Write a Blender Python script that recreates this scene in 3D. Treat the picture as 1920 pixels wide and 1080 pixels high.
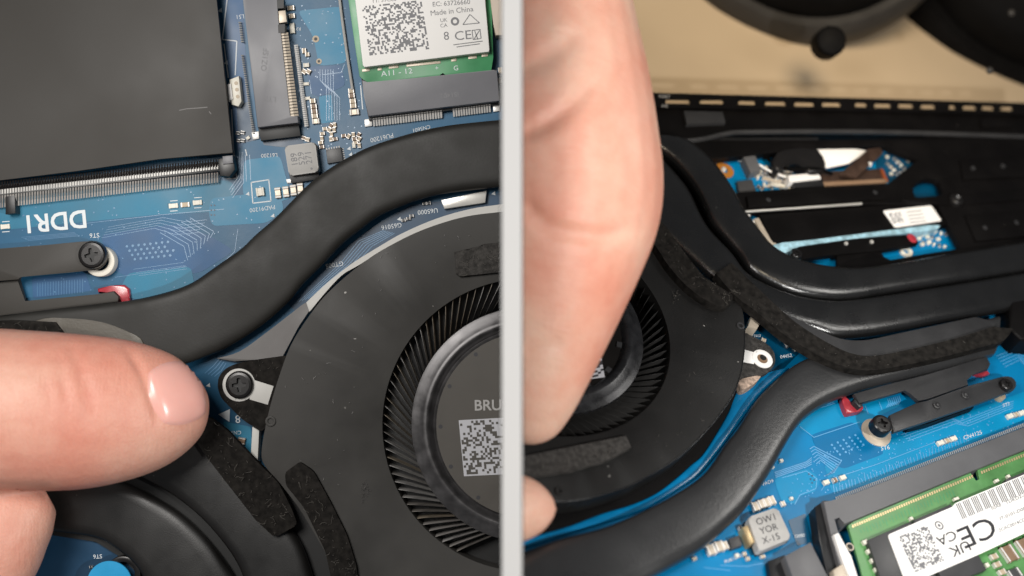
import bpy, bmesh, math, random
import numpy as np
from mathutils import Vector, Matrix
from mathutils.bvhtree import BVHTree

random.seed(7)
for o in list(bpy.data.objects): bpy.data.objects.remove(o)
scene = bpy.context.scene
COL = scene.collection
scene.unit_settings.scale_length = 0.0086      # one scene unit is 8.6 mm

# ------------------------------------------------------------------ camera, world, lamps, exposure
D = 80 / 3.0
cam_d = bpy.data.cameras.new('camera'); cam = bpy.data.objects.new('camera', cam_d); COL.objects.link(cam)
cam.location = (0, 0, D)
cam_d.lens = 50; cam_d.sensor_width = 36; cam_d.clip_start = 0.1; cam_d.clip_end = 500
cam_d.dof.use_dof = True; cam_d.dof.focus_distance = D - 0.2; cam_d.dof.aperture_fstop = 0.11
scene.camera = cam

world = bpy.data.worlds.new('World'); scene.world = world; world.use_nodes = True
bgn = world.node_tree.nodes['Background']
bgn.inputs[0].default_value = (0.80, 0.84, 0.90, 1); bgn.inputs[1].default_value = 0.10

def area(name, loc, target, size, power, col, sizey=None):
    d = bpy.data.lights.new(name, 'AREA'); d.energy = power; d.color = col
    d.shape = 'RECTANGLE'; d.size = size; d.size_y = sizey or size
    o = bpy.data.objects.new(name, d); COL.objects.link(o)
    o.location = loc
    o.rotation_euler = (Vector(target) - Vector(loc)).to_track_quat('-Z', 'Y').to_euler()
    return o
area('window_light', (-10.5, 7.5, 28.0), (-5, 0.0, 0), 10.0, 7500, (1.0, 0.965, 0.92))
area('phone_flash', (13.0, -3.5, 21.5), (5.2, -1.0, 0), 1.0, 3900, (1.0, 0.98, 0.95))
area('desk_lamp', (13.4, 4.9, 4.6), (5.7, -4.0, 1.2), 3.4, 330, (1.0, 0.97, 0.92))
sd_ = bpy.data.lights.new('table_fill_spot', 'SPOT'); sd_.energy = 25000; sd_.color = (1.0, 0.84, 0.62); sd_.spot_size = math.radians(42); sd_.spot_blend = .6; sd_.shadow_soft_size = 5.0  # unseen spot added to brighten the table without lighting the hand
so_ = bpy.data.objects.new('table_fill_spot', sd_); COL.objects.link(so_); so_.location = (8.5, 12.0, 17.0)
so_.rotation_euler = (Vector((7.2, 8.6, -7)) - Vector(so_.location)).to_track_quat('-Z', 'Y').to_euler()

scene.view_settings.view_transform = 'Standard'
scene.view_settings.look = 'None'
scene.view_settings.exposure = 0.0
scene.view_settings.gamma = 1.0
scene.view_settings.use_curve_mapping = False

# ------------------------------------------------------------------ the two work surfaces (frames)
class Frame:
    def __init__(s, o, n, side):
        n = Vector(n).normalized(); u = Vector((1, 0, 0)); u = (u - u.dot(n) * n).normalized(); v = n.cross(u)
        s.R = Matrix((u, v, n)).transposed()
        s.M = Matrix.Translation(o) @ s.R.to_4x4(); s.I = s.M.inverted(); s.side = side
        s.C = s.I @ Vector((0, 0, D)); s.RT = s.R.transposed()
L = Frame(Vector((0, 0, 0)), (0, 0, 1), -1)
R = Frame(Vector((4.9, -0.6, -1.0)), (0.27, 0.60, 0.753), 1)

def P(F, px, py, h=0.0):
    d = F.RT @ Vector(((px - 960) / (100 * D), (540 - py) / (100 * D), -1))
    t = (h - F.C.z) / d.z
    return F.C + t * d
def scl(F, px, py, h=0.0):           # scene units per photograph pixel there
    p = F.M @ P(F, px, py, h); return (D - p.z) / (100 * D)

# ------------------------------------------------------------------ materials
def mat(name, col, rough=.5, metal=0., spec=.5, var=0., vscale=2., bump=0., bscale=30., dust=0., dscale=14.,
        dcol=(.55, .53, .5), sss=0., coat=0., col2=None, detail=4., aniso=None):
    m = bpy.data.materials.new(name); m.use_nodes = True
    nt = m.node_tree; N = nt.nodes; K = nt.links; b = N['Principled BSDF']
    b.inputs['Base Color'].default_value = (*col, 1); b.inputs['Roughness'].default_value = rough
    b.inputs['Metallic'].default_value = metal; b.inputs['Specular IOR Level'].default_value = spec
    if coat: b.inputs['Coat Weight'].default_value = coat; b.inputs['Coat Roughness'].default_value = .15
    tc = N.new('ShaderNodeTexCoord'); out = None
    if var or col2:
        nz = N.new('ShaderNodeTexNoise'); nz.inputs['Scale'].default_value = vscale; nz.inputs['Detail'].default_value = detail
        K.new(tc.outputs['Object'], nz.inputs['Vector'])
        rp = N.new('ShaderNodeValToRGB'); K.new(nz.outputs['Fac'], rp.inputs[0])
        c1 = col; c2 = col2 or tuple(min(1, c * (1 + var)) for c in col)
        if not col2: c1 = tuple(c * (1 - var) for c in col)
        rp.color_ramp.elements[0].position = .33; rp.color_ramp.elements[1].position = .67
        rp.color_ramp.elements[0].color = (*c1, 1); rp.color_ramp.elements[1].color = (*c2, 1)
        out = rp.outputs[0]
        mr = N.new('ShaderNodeMapRange'); K.new(nz.outputs['Fac'], mr.inputs[0])
        mr.inputs['From Min'].default_value = .3; mr.inputs['From Max'].default_value = .7
        mr.inputs['To Min'].default_value = rough * .84; mr.inputs['To Max'].default_value = min(1, rough * 1.2)
        K.new(mr.outputs[0], b.inputs['Roughness'])
    if dust:
        w = N.new('ShaderNodeTexNoise'); w.inputs['Scale'].default_value = dscale * 1.3; K.new(tc.outputs['Object'], w.inputs['Vector'])
        ad = N.new('ShaderNodeMixRGB'); ad.inputs[0].default_value = .10
        K.new(tc.outputs['Object'], ad.inputs[1]); K.new(w.outputs['Color'], ad.inputs[2])
        vo = N.new('ShaderNodeTexVoronoi'); vo.inputs['Scale'].default_value = dscale; K.new(ad.outputs[0], vo.inputs['Vector'])
        sp = N.new('ShaderNodeSeparateColor'); K.new(vo.outputs['Color'], sp.inputs[0])
        th = N.new('ShaderNodeMath'); th.operation = 'MULTIPLY_ADD'; K.new(sp.outputs[0], th.inputs[0])
        th.inputs[1].default_value = .32; th.inputs[2].default_value = -.32 + .20 * min(dust, 1)
        lt = N.new('ShaderNodeMath'); lt.operation = 'LESS_THAN'; K.new(vo.outputs['Distance'], lt.inputs[0]); K.new(th.outputs[0], lt.inputs[1])
        am = N.new('ShaderNodeMath'); am.operation = 'MULTIPLY'; K.new(lt.outputs[0], am.inputs[0]); K.new(sp.outputs[1], am.inputs[1])
        mx = N.new('ShaderNodeMixRGB'); K.new(am.outputs[0], mx.inputs[0])
        if out: K.new(out, mx.inputs[1])
        else: mx.inputs[1].default_value = (*col, 1)
        mx.inputs[2].default_value = (*dcol, 1); out = mx.outputs[0]
    if out: K.new(out, b.inputs['Base Color'])
    if bump:
        n2 = N.new('ShaderNodeTexNoise'); n2.inputs['Scale'].default_value = bscale; n2.inputs['Detail'].default_value = 5
        K.new(tc.outputs['Object'], n2.inputs['Vector'])
        bp = N.new('ShaderNodeBump'); bp.inputs['Strength'].default_value = bump; bp.inputs['Distance'].default_value = .02
        K.new(n2.outputs['Fac'], bp.inputs['Height']); K.new(bp.outputs[0], b.inputs['Normal'])
    if sss:
        b.inputs['Subsurface Weight'].default_value = sss; b.inputs['Subsurface Radius'].default_value = (.5, .2, .12)
        b.inputs['Subsurface Scale'].default_value = .35
    return m

M = {}
# left laptop
M['l_board'] = mat('blue_solder_mask', (.018, .105, .205), .38, spec=.27, var=.16, vscale=.55, bump=.06, bscale=9)
M['l_teal'] = mat('teal_solder_mask', (.022, .17, .28), .38, spec=.27, var=.12, vscale=1.2)
M['l_cyan'] = mat('cyan_solder_mask', (.025, .21, .36), .38, spec=.27, var=.12, vscale=1.2)
M['l_violet'] = mat('violet_solder_mask', (.028, .10, .225), .38, spec=.27, var=.12, vscale=1.2)
M['l_navy'] = mat('navy_mask_and_shade', (.012, .05, .105), .38, spec=.4, var=.12, vscale=1.2)
M['l_trace'] = mat('trace_under_mask', (.05, .18, .34), .3, spec=.6)
M['l_cover'] = mat('dark_grey_shield_sheet', (.043, .0395, .035), .52, spec=.30, var=.07, vscale=.35, bump=.12, bscale=90, dust=.4, dscale=4, dcol=(.22, .21, .2))
M['l_pipe'] = mat('charcoal_lacquer', (.023, .022, .020), .5, spec=.26, var=.14, vscale=1.1, bump=.06, bscale=26, dust=.22, dscale=7)
M['l_fan'] = mat('charcoal_fan_shell', (.046, .044, .041), .5, spec=.26, var=.2, vscale=.9, bump=.10, bscale=60, dust=.55, dscale=5.5)
M['l_black'] = mat('black_lacquer', (.009, .0085, .008), .36, spec=.7, var=.15, vscale=1.5, bump=.12, bscale=50, dust=.25, dscale=8)
M['l_rim'] = mat('pale_grey_edging', (.56, .55, .52), .5, var=.05, bump=.05)
M['l_greyplate'] = mat('grey_chassis_metal', (.15, .143, .14), .55, metal=.1, var=.08, bump=.06)
# right laptop, same parts recoloured for this half's different light
M['r_board'] = mat('bright_blue_solder_mask', (.0, .185, .41), .36, spec=.24, var=.18, vscale=.6, bump=.05, bscale=8)
M['r_light'] = mat('light_blue_solder_mask', (.0, .25, .49), .36, spec=.24, var=.1, vscale=1.1)
M['r_deep'] = mat('deep_blue_solder_mask', (.0, .15, .35), .36, spec=.24, var=.1, vscale=1.1)
M['r_navy'] = mat('dark_teal_mask_and_shade', (.0, .055, .12), .33, spec=.55, var=.1, vscale=1.1)
M['r_trace'] = mat('pale_trace', (.12, .38, .66), .3, spec=.5)
M['r_pipe'] = mat('black_leathery_lacquer', (.025, .0253, .0262), .31, spec=.75, var=.1, vscale=1.1, bump=.13, bscale=15, dust=.15, dscale=7)
M['r_pipe2'] = mat('black_satin_lacquer', (.007, .007, .0072), .26, spec=1.0, var=.12, vscale=1.4, bump=.22, bscale=30, dust=.32, dscale=6.5)
M['r_black'] = mat('black_sheet', (.0035, .003, .003), .5, spec=.14, var=.15, vscale=1.5, bump=.12, bscale=50, dust=.22, dscale=6)
M['r_fan'] = mat('black_fan_shell', (.0125, .0122, .0118), .46, spec=.35, var=.15, vscale=1.1, bump=.3, bscale=45, dust=.55, dscale=5.5)
M['r_bracket'] = mat('graphite_bracket', (.030, .030, .0315), .38, spec=.5, var=.1, bump=.22, bscale=40, dust=.1)
# shared kinds
M['foam'] = mat('fuzzy_black_foam', (.016, .0145, .013), .95, spec=.12, var=.5, vscale=9, bump=.4, bscale=95, dust=.3, dscale=34, dcol=(.10, .092, .085))
M['felt'] = mat('dark_grey_felt', (.05, .047, .044), .95, spec=.15, var=.4, vscale=12, bump=1.0, bscale=34, dust=.4, dscale=24, dcol=(.17, .16, .15))
M['lint'] = mat('lint_fibre', (.14, .13, .115), .9)
M['void'] = mat('black_plastic', (.006, .006, .006), .5)
M['socket'] = mat('grey_socket_plastic', (.19, .19, .205), .45, var=.06, vscale=1, bump=.08, bscale=60)
M['socketr'] = mat('grey_socket_resin', (.125, .125, .13), .40, var=.08, vscale=1.4, bump=.08, bscale=60)
M['dark'] = mat('black_resin', (.013, .013, .014), .38, var=.1)
M['chip'] = mat('chip_resin', (.055, .055, .057), .42, var=.1, bump=.1, bscale=70)
M['steel'] = mat('bright_steel', (.60, .585, .55), .32, metal=.4, var=.08, bump=.05)
M['chrome'] = mat('dark_chrome', (.085, .082, .084), .38, metal=.55, var=.3, vscale=4, bump=.03, bscale=14)
M['chromer'] = mat('smoked_chrome', (.028, .028, .030), .27, metal=.5, var=.3, vscale=5, bump=.06, bscale=14)
M['tin'] = mat('solder_tin', (.74, .72, .69), .35, metal=.15, var=.08)
M['gold'] = mat('contact_gold', (.62, .47, .26), .33, metal=.55, var=.12)
M['palegold'] = mat('pale_contacts', (.58, .50, .40), .4, metal=.2, var=.1)
M['tan'] = mat('ceramic_tan', (.50, .40, .28), .5, var=.1)
M['brown'] = mat('ceramic_brown', (.24, .15, .09), .5, var=.1)
M['cream'] = mat('cream_plastic', (.78, .74, .64), .45, var=.05)
M['white'] = mat('white_print', (.72, .76, .78), .6)
M['label'] = mat('white_label_paper', (.92, .90, .87), .55, var=.015, bump=.03)
M['ink'] = mat('black_ink', (.03, .03, .035), .6)
M['greyink'] = mat('grey_ink', (.20, .20, .21), .6)
M['hubgrey'] = mat('grey_hub_sheet', (.085, .078, .069), .5, spec=.3, var=.05, bump=.08, bscale=60, dust=.12, dscale=8)
M['hubdark'] = mat('black_hub_sheet', (.006, .005, .0045), .55, spec=.15, var=.1, bump=.05)
M['codepaper'] = mat('pale_grey_print', (.50, .50, .53), .55)
M['palelet'] = mat('pale_lettering', (.40, .39, .38), .6)
M['screw'] = mat('black_oxide_screw', (.014, .013, .013), .30, metal=.3, var=.1)
M['green'] = mat('green_solder_mask', (.055, .27, .11), .34, var=.14, vscale=2.2)
M['greenr'] = mat('bright_green_solder_mask', (.095, .26, .085), .34, var=.2, vscale=2.2)
M['ferrite'] = mat('grey_ferrite', (.44, .43, .41), .55, var=.06, vscale=6, bump=.12, bscale=60)
M['ferriter'] = mat('pale_ferrite', (.44, .43, .41), .55, var=.06, vscale=6, bump=.12, bscale=60)
M['red'] = mat('red_gel', (.42, .035, .05), .25, coat=.4, var=.15, vscale=5)
M['orange'] = mat('orange_copper_ring', (.62, .24, .04), .35, metal=.3, var=.1)
M['copper'] = mat('copper_fin', (.40, .10, .035), .4, metal=.4, var=.2)
M['paste'] = mat('pale_blue_film', (.34, .56, .66), .35, var=.35, vscale=7, bump=.4, bscale=14)
M['crust'] = mat('tan_adhesive_crust', (.42, .31, .24), .8, var=.4, vscale=14, bump=1, bscale=30)
M['beigetab'] = mat('beige_tab', (.62, .52, .42), .5, var=.05)
M['skyblue'] = mat('sky_blue_sticker', (.02, .30, .58), .4, var=.06)
M['film'] = mat('blue_glossy_film', (.0, .16, .36), .18, spec=.6, var=.12, vscale=3)
M['table'] = mat('beige_table_top', (.47, .365, .245), .5, spec=.2, var=.02, vscale=.5, bump=.02, bscale=40)
M['phones'] = mat('black_headphone_plastic', (.003, .0028, .0028), .6, spec=.05, var=.1)
M['phonesgrey'] = mat('dark_grey_headphone_rim', (.024, .022, .02), .45, spec=.3, var=.1)
M['divider'] = mat('pale_grey_panel', (.44, .436, .432), .8, spec=.1)
M['edge'] = mat('black_edge_trim', (.002, .002, .002), .7, spec=.1)
M['mauve'] = mat('brown_flex_film', (.045, .026, .018), .35, var=.3, vscale=5)
M['brownplate'] = mat('brown_grey_lacquer', (.085, .075, .06), .45, var=.08, bump=.2)

def skin(name, c1, c2, c3, st=(20, 2.5, 2.5)):
    m = mat(name, c1, .47, spec=.4, sss=.18)
    nt = m.node_tree; N = nt.nodes; K = nt.links; b = N['Principled BSDF']
    tc = N.new('ShaderNodeTexCoord')
    n1 = N.new('ShaderNodeTexNoise'); n1.inputs['Scale'].default_value = .62; n1.inputs['Detail'].default_value = 3; K.new(tc.outputs['Object'], n1.inputs['Vector'])
    r1 = N.new('ShaderNodeValToRGB'); K.new(n1.outputs['Fac'], r1.inputs[0])
    e = r1.color_ramp.elements; e[0].position = .34; e[0].color = (*c1, 1); e[1].position = .66; e[1].color = (*c3, 1)
    k = e.new(.5); k.color = (*c2, 1)
    n2 = N.new('ShaderNodeTexNoise'); n2.inputs['Scale'].default_value = 26; n2.inputs['Detail'].default_value = 3; K.new(tc.outputs['Object'], n2.inputs['Vector'])
    mx = N.new('ShaderNodeMixRGB'); mx.blend_type = 'OVERLAY'; mx.inputs[0].default_value = .12
    K.new(r1.outputs[0], mx.inputs[1]); K.new(n2.outputs['Fac'], mx.inputs[2]); K.new(mx.outputs[0], b.inputs['Base Color'])
    vo = N.new('ShaderNodeTexVoronoi'); vo.inputs['Scale'].default_value = 22; K.new(tc.outputs['Object'], vo.inputs['Vector'])
    bp = N.new('ShaderNodeBump'); bp.inputs['Strength'].default_value = .22; bp.inputs['Distance'].default_value = .02
    K.new(vo.outputs['Distance'], bp.inputs['Height'])
    mp = N.new('ShaderNodeMapping'); mp.inputs['Scale'].default_value = st; K.new(tc.outputs['Object'], mp.inputs['Vector'])
    n3 = N.new('ShaderNodeTexNoise'); n3.inputs['Scale'].default_value = 1.0; n3.inputs['Detail'].default_value = 4; n3.inputs['Distortion'].default_value = .6; K.new(mp.outputs[0], n3.inputs['Vector'])
    b2 = N.new('ShaderNodeBump'); b2.inputs['Strength'].default_value = .28; b2.inputs['Distance'].default_value = .04
    K.new(n3.outputs['Fac'], b2.inputs['Height']); K.new(bp.outputs[0], b2.inputs['Normal']); K.new(b2.outputs[0], b.inputs['Normal'])
    n4 = N.new('ShaderNodeTexNoise'); n4.inputs['Scale'].default_value = 4.5; n4.inputs['Detail'].default_value = 5; K.new(tc.outputs['Object'], n4.inputs['Vector'])
    m4 = N.new('ShaderNodeMixRGB'); m4.blend_type = 'SOFT_LIGHT'; m4.inputs[0].default_value = .22
    K.new(mx.outputs[0], m4.inputs[1]); K.new(n4.outputs['Fac'], m4.inputs[2]); K.new(m4.outputs[0], b.inputs['Base Color'])
    return m
M['skin'] = skin('pink_skin', (.66, .275, .20), (.69, .335, .25), (.71, .39, .295))
M['skinr'] = skin('warm_pink_skin', (.74, .315, .22), (.79, .405, .295), (.81, .50, .375), (2.5, 20, 2.5))
M['nail'] = mat('finger_nail', (.80, .42, .36), .22, spec=.6, sss=.15, var=.04, vscale=1.5)

# ------------------------------------------------------------------ mesh helpers
BASE = {}; FR = {}
def thing(name, label, cat, F, px, py, h=0.0, group=None):
    o = bpy.data.objects.new(name, None); COL.objects.link(o); o.empty_display_size = .3
    b = P(F, px, py, h); o.matrix_world = F.M @ Matrix.Translation(b)
    BASE[o.name] = b; FR[o.name] = F
    tag(o, label, cat, group); return o
def tag(o, label=None, cat=None, group=None, kind=None):
    if label: o['label'] = label
    if cat: o['category'] = cat
    if group: o['group'] = group
    if kind: o['kind'] = kind
    return o
def put(name, bm, material, parent=None, F=None, ang=38, base=None, clip=True, kind=None, label=None, cat=None, group=None):
    if parent is not None: F = FR[parent.name]; b = BASE[parent.name]
    else:
        if base is None:
            base = Vector((0, 0, 0)); n = max(1, len(bm.verts)); zmin = 1e9
            for v in bm.verts: base += v.co / n; zmin = min(zmin, v.co.z)
            base.z = zmin
        b = base
    if clip and bm.verts:
        xs = [(F.M @ v.co).x * F.side for v in bm.verts]
        if min(xs) < .14:
            bm.transform(F.M)
            bmesh.ops.bisect_plane(bm, geom=bm.verts[:] + bm.edges[:] + bm.faces[:], plane_co=(.14 * F.side, 0, 0), plane_no=(F.side, 0, 0), clear_inner=True)
            bm.transform(F.I)
    bm.normal_update()
    for v in bm.verts: v.co -= b
    me = bpy.data.meshes.new(name); bm.to_mesh(me); bm.free()
    for mm in (material if isinstance(material, (list, tuple)) else [material]): me.materials.append(M[mm] if isinstance(mm, str) else mm)
    me.polygons.foreach_set('use_smooth', [True] * len(me.polygons)); me.set_sharp_from_angle(angle=math.radians(ang))
    o = bpy.data.objects.new(name, me); COL.objects.link(o)
    if parent is not None: o.parent = parent
    else: o.matrix_world = F.M @ Matrix.Translation(b)
    BASE[o.name] = b; FR[o.name] = F
    return tag(o, label, cat, group, kind)

def smooth(pts, n=6, closed=False):
    p = [Vector(q) for q in pts]; out = []; c = len(p)
    rng = range(c) if closed else range(c - 1)
    for i in rng:
        if closed: a, b_, c_, d = p[i - 1], p[i], p[(i + 1) % c], p[(i + 2) % c]
        else: a, b_, c_, d = p[max(0, i - 1)], p[i], p[i + 1], p[min(c - 1, i + 2)]
        for k in range(n):
            t = k / n
            out.append(.5 * ((2 * b_) + (c_ - a) * t + (2 * a - 5 * b_ + 4 * c_ - d) * t * t + (3 * b_ - a - 3 * c_ + d) * t ** 3))
    if not closed: out.append(p[-1])
    return [tuple(q) for q in out]
def resample(pts, n):
    p = np.array(pts, float); s = np.r_[0, np.cumsum(np.linalg.norm(np.diff(p, axis=0), axis=1))]
    t = np.linspace(0, s[-1], n); return [tuple(x) for x in np.c_[np.interp(t, s, p[:, 0]), np.interp(t, s, p[:, 1])]]
def roundpoly(pts, r, n=4):
    out = []; c = len(pts)
    for i in range(c):
        a, b, d = Vector(pts[i - 1]), Vector(pts[i]), Vector(pts[(i + 1) % c])
        rr = min(r, (a - b).length * .45, (d - b).length * .45)
        p0 = b + (a - b).normalized() * rr; p1 = b + (d - b).normalized() * rr
        for k in range(n + 1):
            t = k / n; out.append(tuple((1 - t) ** 2 * p0 + 2 * t * (1 - t) * b + t * t * p1))
    return out
def area2(pts): return sum(pts[i - 1].x * pts[i].y - pts[i].x * pts[i - 1].y for i in range(len(pts)))

def prism(bm, loop, h0, h1, holes=(), bev=0., seg=2, midx=0):
    """loop: Vectors in frame coords; a plate from h0 to h1 with optional holes"""
    loops = [list(loop)] + [list(x) for x in holes]
    edges = []; tops = []
    for i, lp in enumerate(loops):
        if (area2(lp) > 0) != (i == 0): lp.reverse()
        vs = [bm.verts.new((q.x, q.y, h1)) for q in lp]; tops.append(vs)
        edges += [bm.edges.new((vs[k - 1], vs[k])) for k in range(len(vs))]
    if len(loops) == 1: fs = [bm.faces.new(tops[0])]
    else:
        r = bmesh.ops.triangle_fill(bm, use_beauty=True, use_dissolve=False, edges=edges, normal=(0, 0, 1))
        fs = [f for f in r['geom'] if isinstance(f, bmesh.types.BMFace)]
        for f in fs:
            f.normal_update()
            if f.normal.z < 0: f.normal_flip()
    walls = []
    for vs in tops:
        lo = [bm.verts.new((v.co.x, v.co.y, h0)) for v in vs]
        for k in range(len(vs)): walls.append(bm.faces.new((vs[k - 1], lo[k - 1], lo[k], vs[k])))
        if len(loops) == 1: fs.append(bm.faces.new(lo[::-1]))
    for f in fs + walls: f.material_index = midx
    if bev:
        te = [e for vs in tops for e in (bm.edges.get((vs[k - 1], vs[k])) for k in range(len(vs))) if e]
        bmesh.ops.bevel(bm, geom=te, offset=bev, segments=seg, profile=.5, affect='EDGES', clamp_overlap=True)
    return bm
def slab(F, pts, h0, h1, bev=0., seg=2, holes=(), bm=None, r=0, hs=None, midx=0):
    if r: pts = roundpoly(pts, r)
    return prism(bm or bmesh.new(), [P(F, *p, h1 if hs is None else hs) for p in pts], h0, h1, [[P(F, *p, h1 if hs is None else hs) for p in q] for q in holes], bev, seg, midx)
def lathe(bm, c, prof, seg=48, a0=0, a1=2 * math.pi):
    rings = []; full = abs(a1 - a0 - 2 * math.pi) < 1e-6
    n = seg if full else seg + 1
    for r, h in prof:
        rings.append([bm.verts.new((c.x + r * math.cos(a0 + (a1 - a0) * i / seg), c.y + r * math.sin(a0 + (a1 - a0) * i / seg), c.z + h)) for i in range(n)] if r > 1e-6 else [bm.verts.new((c.x, c.y, c.z + h))])
    for A, B in zip(rings[:-1], rings[1:]):
        for i in range(seg):
            j = (i + 1) % n
            a = [A[i], A[j]] if len(A) > 1 else [A[0]]; b = [B[j], B[i]] if len(B) > 1 else [B[0]]
            if len(a) + len(b) >= 3: bm.faces.new(a + b)
    bmesh.ops.recalc_face_normals(bm, faces=bm.faces[:])
    return bm
def disc(F, px, py, rpx, h0, h1, seg=32, bev=.0, bm=None):
    c = P(F, px, py, h1); r = rpx * scl(F, px, py, h1)
    return prism(bm or bmesh.new(), [Vector((c.x + r * math.cos(a), c.y + r * math.sin(a), 0)) for a in [2 * math.pi * i / seg for i in range(seg)]], h0, h1, (), bev)
def ringp(F, px, py, r0, r1, h0, h1, seg=40, bev=0.):
    c = P(F, px, py, h1); s = scl(F, px, py, h1)
    ci = lambda r: [Vector((c.x + r * s * math.cos(2 * math.pi * i / seg), c.y + r * s * math.sin(2 * math.pi * i / seg), 0)) for i in range(seg)]
    return prism(bmesh.new(), ci(r1), h0, h1, [ci(r0)], bev)
def ribbon(F, e0, e1, h0, h1, k=4.5, n=90, m=14, ky=2.6):
    """flattened pipe between two traced edges"""
    A = resample(smooth(e0), n); B = resample(smooth(e1), n); bm = bmesh.new(); rows = []
    for i in range(n):
        a = P(F, *A[i], (h0 + h1) / 2); b = P(F, *B[i], (h0 + h1) / 2); row = []
        for j in range(m + 1):
            th = math.pi * j / m; cx = math.cos(th); sy = math.sin(th)
            x = math.copysign(abs(cx) ** (2 / k), cx); y = abs(sy) ** (2 / ky)
            q = a.lerp(b, (1 - x) / 2); hm = h0 + (h1 - h0) * .35
            row.append(bm.verts.new((q.x, q.y, hm + (h1 - hm) * y)))
        for t in (b, a):
            q = a.lerp(b, .06 if t is a else .94); row.append(bm.verts.new((q.x, q.y, h0)))
        rows.append(row)
    w = m + 3
    for i in range(n - 1):
        for j in range(w): bm.faces.new((rows[i][j], rows[i + 1][j], rows[i + 1][(j + 1) % w], rows[i][(j + 1) % w]))
    bm.faces.new(rows[0]); bm.faces.new(rows[-1][::-1])
    bmesh.ops.recalc_face_normals(bm, faces=bm.faces[:]); return bm
def tube(bm, pts, r, seg=8):
    rings = []
    for i, p in enumerate(pts):
        t = (pts[min(i + 1, len(pts) - 1)] - pts[max(i - 1, 0)]).normalized()
        u = t.cross(Vector((0, 0, 1))); u = u.normalized() if u.length > 1e-4 else Vector((1, 0, 0)); v = u.cross(t)
        rr = r[i] if isinstance(r, (list, tuple)) else r
        rings.append([bm.verts.new(p + rr * (math.cos(a) * u + math.sin(a) * v)) for a in [2 * math.pi * k / seg for k in range(seg)]])
    for A, B in zip(rings[:-1], rings[1:]):
        for k in range(seg): bm.faces.new((A[k], A[(k + 1) % seg], B[(k + 1) % seg], B[k]))
    bm.faces.new(rings[0][::-1]); bm.faces.new(rings[-1]); return bm
def ptube(F, pts, h, rpx, seg=8, n=5):
    q = smooth(pts, n); hs = h if isinstance(h, (list, tuple)) else [h] * len(pts)
    hh = np.interp(np.linspace(0, len(pts) - 1, len(q)), range(len(pts)), hs)
    return tube(bmesh.new(), [P(F, *a, float(b)) for a, b in zip(q, hh)], rpx * scl(F, *pts[0], hs[0]), seg)
def lines(F, segs, wpx, h, bm=None):
    """flat strips: list of pixel polylines"""
    bm = bm or bmesh.new()
    for pl in segs:
        for a, b in zip(pl[:-1], pl[1:]):
            a = Vector(a); b = Vector(b); t = (b - a); n = Vector((-t.y, t.x)).normalized() * wpx / 2
            bm.faces.new([bm.verts.new(P(F, *q, h)) for q in (a - n, b - n, b + n, a + n)])
    bmesh.ops.recalc_face_normals(bm, faces=bm.faces[:])
    for f in bm.faces:
        if f.normal.z < 0: f.normal_flip()
    return bm
_tx = {}
def textmesh(s):
    if s not in _tx:
        c = bpy.data.curves.new('t', 'FONT'); c.body = s; c.align_x = 'CENTER'; c.align_y = 'CENTER'; c.resolution_u = 3
        o = bpy.data.objects.new('t', c); COL.objects.link(o); bpy.context.view_layer.update()
        me = o.evaluated_get(bpy.context.evaluated_depsgraph_get()).to_mesh()
        _tx[s] = ([tuple(v.co) for v in me.vertices], [tuple(p.vertices) for p in me.polygons])
        bpy.data.objects.remove(o); bpy.data.curves.remove(c)
    return _tx[s]
def text(F, s, px, py, h, size, rot, material, parent, ey=None, wide=1.0, name='printed_text', bold=0):
    """rot: degrees anticlockwise in the picture; ey: pixel vector of the letter height (else square to the line)"""
    vs, fs = textmesh(s); a = math.radians(rot)
    ex = Vector((math.cos(a), -math.sin(a))) * size * wide
    ey = Vector(ey) if ey else Vector((-math.sin(a), -math.cos(a))) * size
    bm = bmesh.new()
    offs = [(0, 0)] + ([(bold, 0), (0, bold), (bold, bold)] if bold else [])
    for k, (ox, oy) in enumerate(offs):
        bv = [bm.verts.new(P(F, *(Vector((px + ox, py + oy)) + ex * x + ey * y), h + .0012 * k)) for x, y, z in vs]
        for f in fs:
            try: bm.faces.new([bv[i] for i in f])
            except ValueError: pass
    bmesh.ops.recalc_face_normals(bm, faces=bm.faces[:])
    for f in bm.faces:
        f.normal_update()
        if f.normal.z < 0: f.normal_flip()
    return put(name, bm, material, parent)
def codegrid(F, c0, ex, ey, n, m, h, material, parent, dens=.5, name='printed_code'):
    bm = bmesh.new(); rnd = random.Random(n * 31 + m)
    g = lambda i, j: P(F, c0[0] + ex[0] * i / n + ey[0] * j / m, c0[1] + ex[1] * i / n + ey[1] * j / m, h)
    for i in range(n):
        for j in range(m):
            if rnd.random() < dens: bm.faces.new([bm.verts.new(g(*q)) for q in ((i, j), (i + 1, j), (i + 1, j + 1), (i, j + 1))])
    for f in bm.faces:
        f.normal_update()
        if f.normal.z < 0: f.normal_flip()
    return put(name, bm, material, parent, kind='stuff')
# small components share their mesh data
def boxbm(bm, x0, x1, y0, y1, z0, z1, mi=0):
    v = [bm.verts.new((x, y, z)) for z in (z0, z1) for x, y in ((x0, y0), (x1, y0), (x1, y1), (x0, y1))]
    for f in ((3, 2, 1, 0), (4, 5, 6, 7), (0, 1, 5, 4), (1, 2, 6, 5), (2, 3, 7, 6), (3, 0, 4, 7)): bm.faces.new([v[i] for i in f]).material_index = mi
    return bm
def capmesh(body, ends):
    bm = bmesh.new(); boxbm(bm, -.28, .28, -.46, .46, 0, .94, 0)
    boxbm(bm, -.5, -.27, -.5, .5, 0, 1, 1); boxbm(bm, .27, .5, -.5, .5, 0, 1, 1)
    bmesh.ops.bevel(bm, geom=bm.edges[:], offset=.05, segments=1, affect='EDGES')
    me = bpy.data.meshes.new('capacitor'); bm.to_mesh(me); bm.free(); me.materials.append(M[body]); me.materials.append(M[ends]); return me
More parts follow.
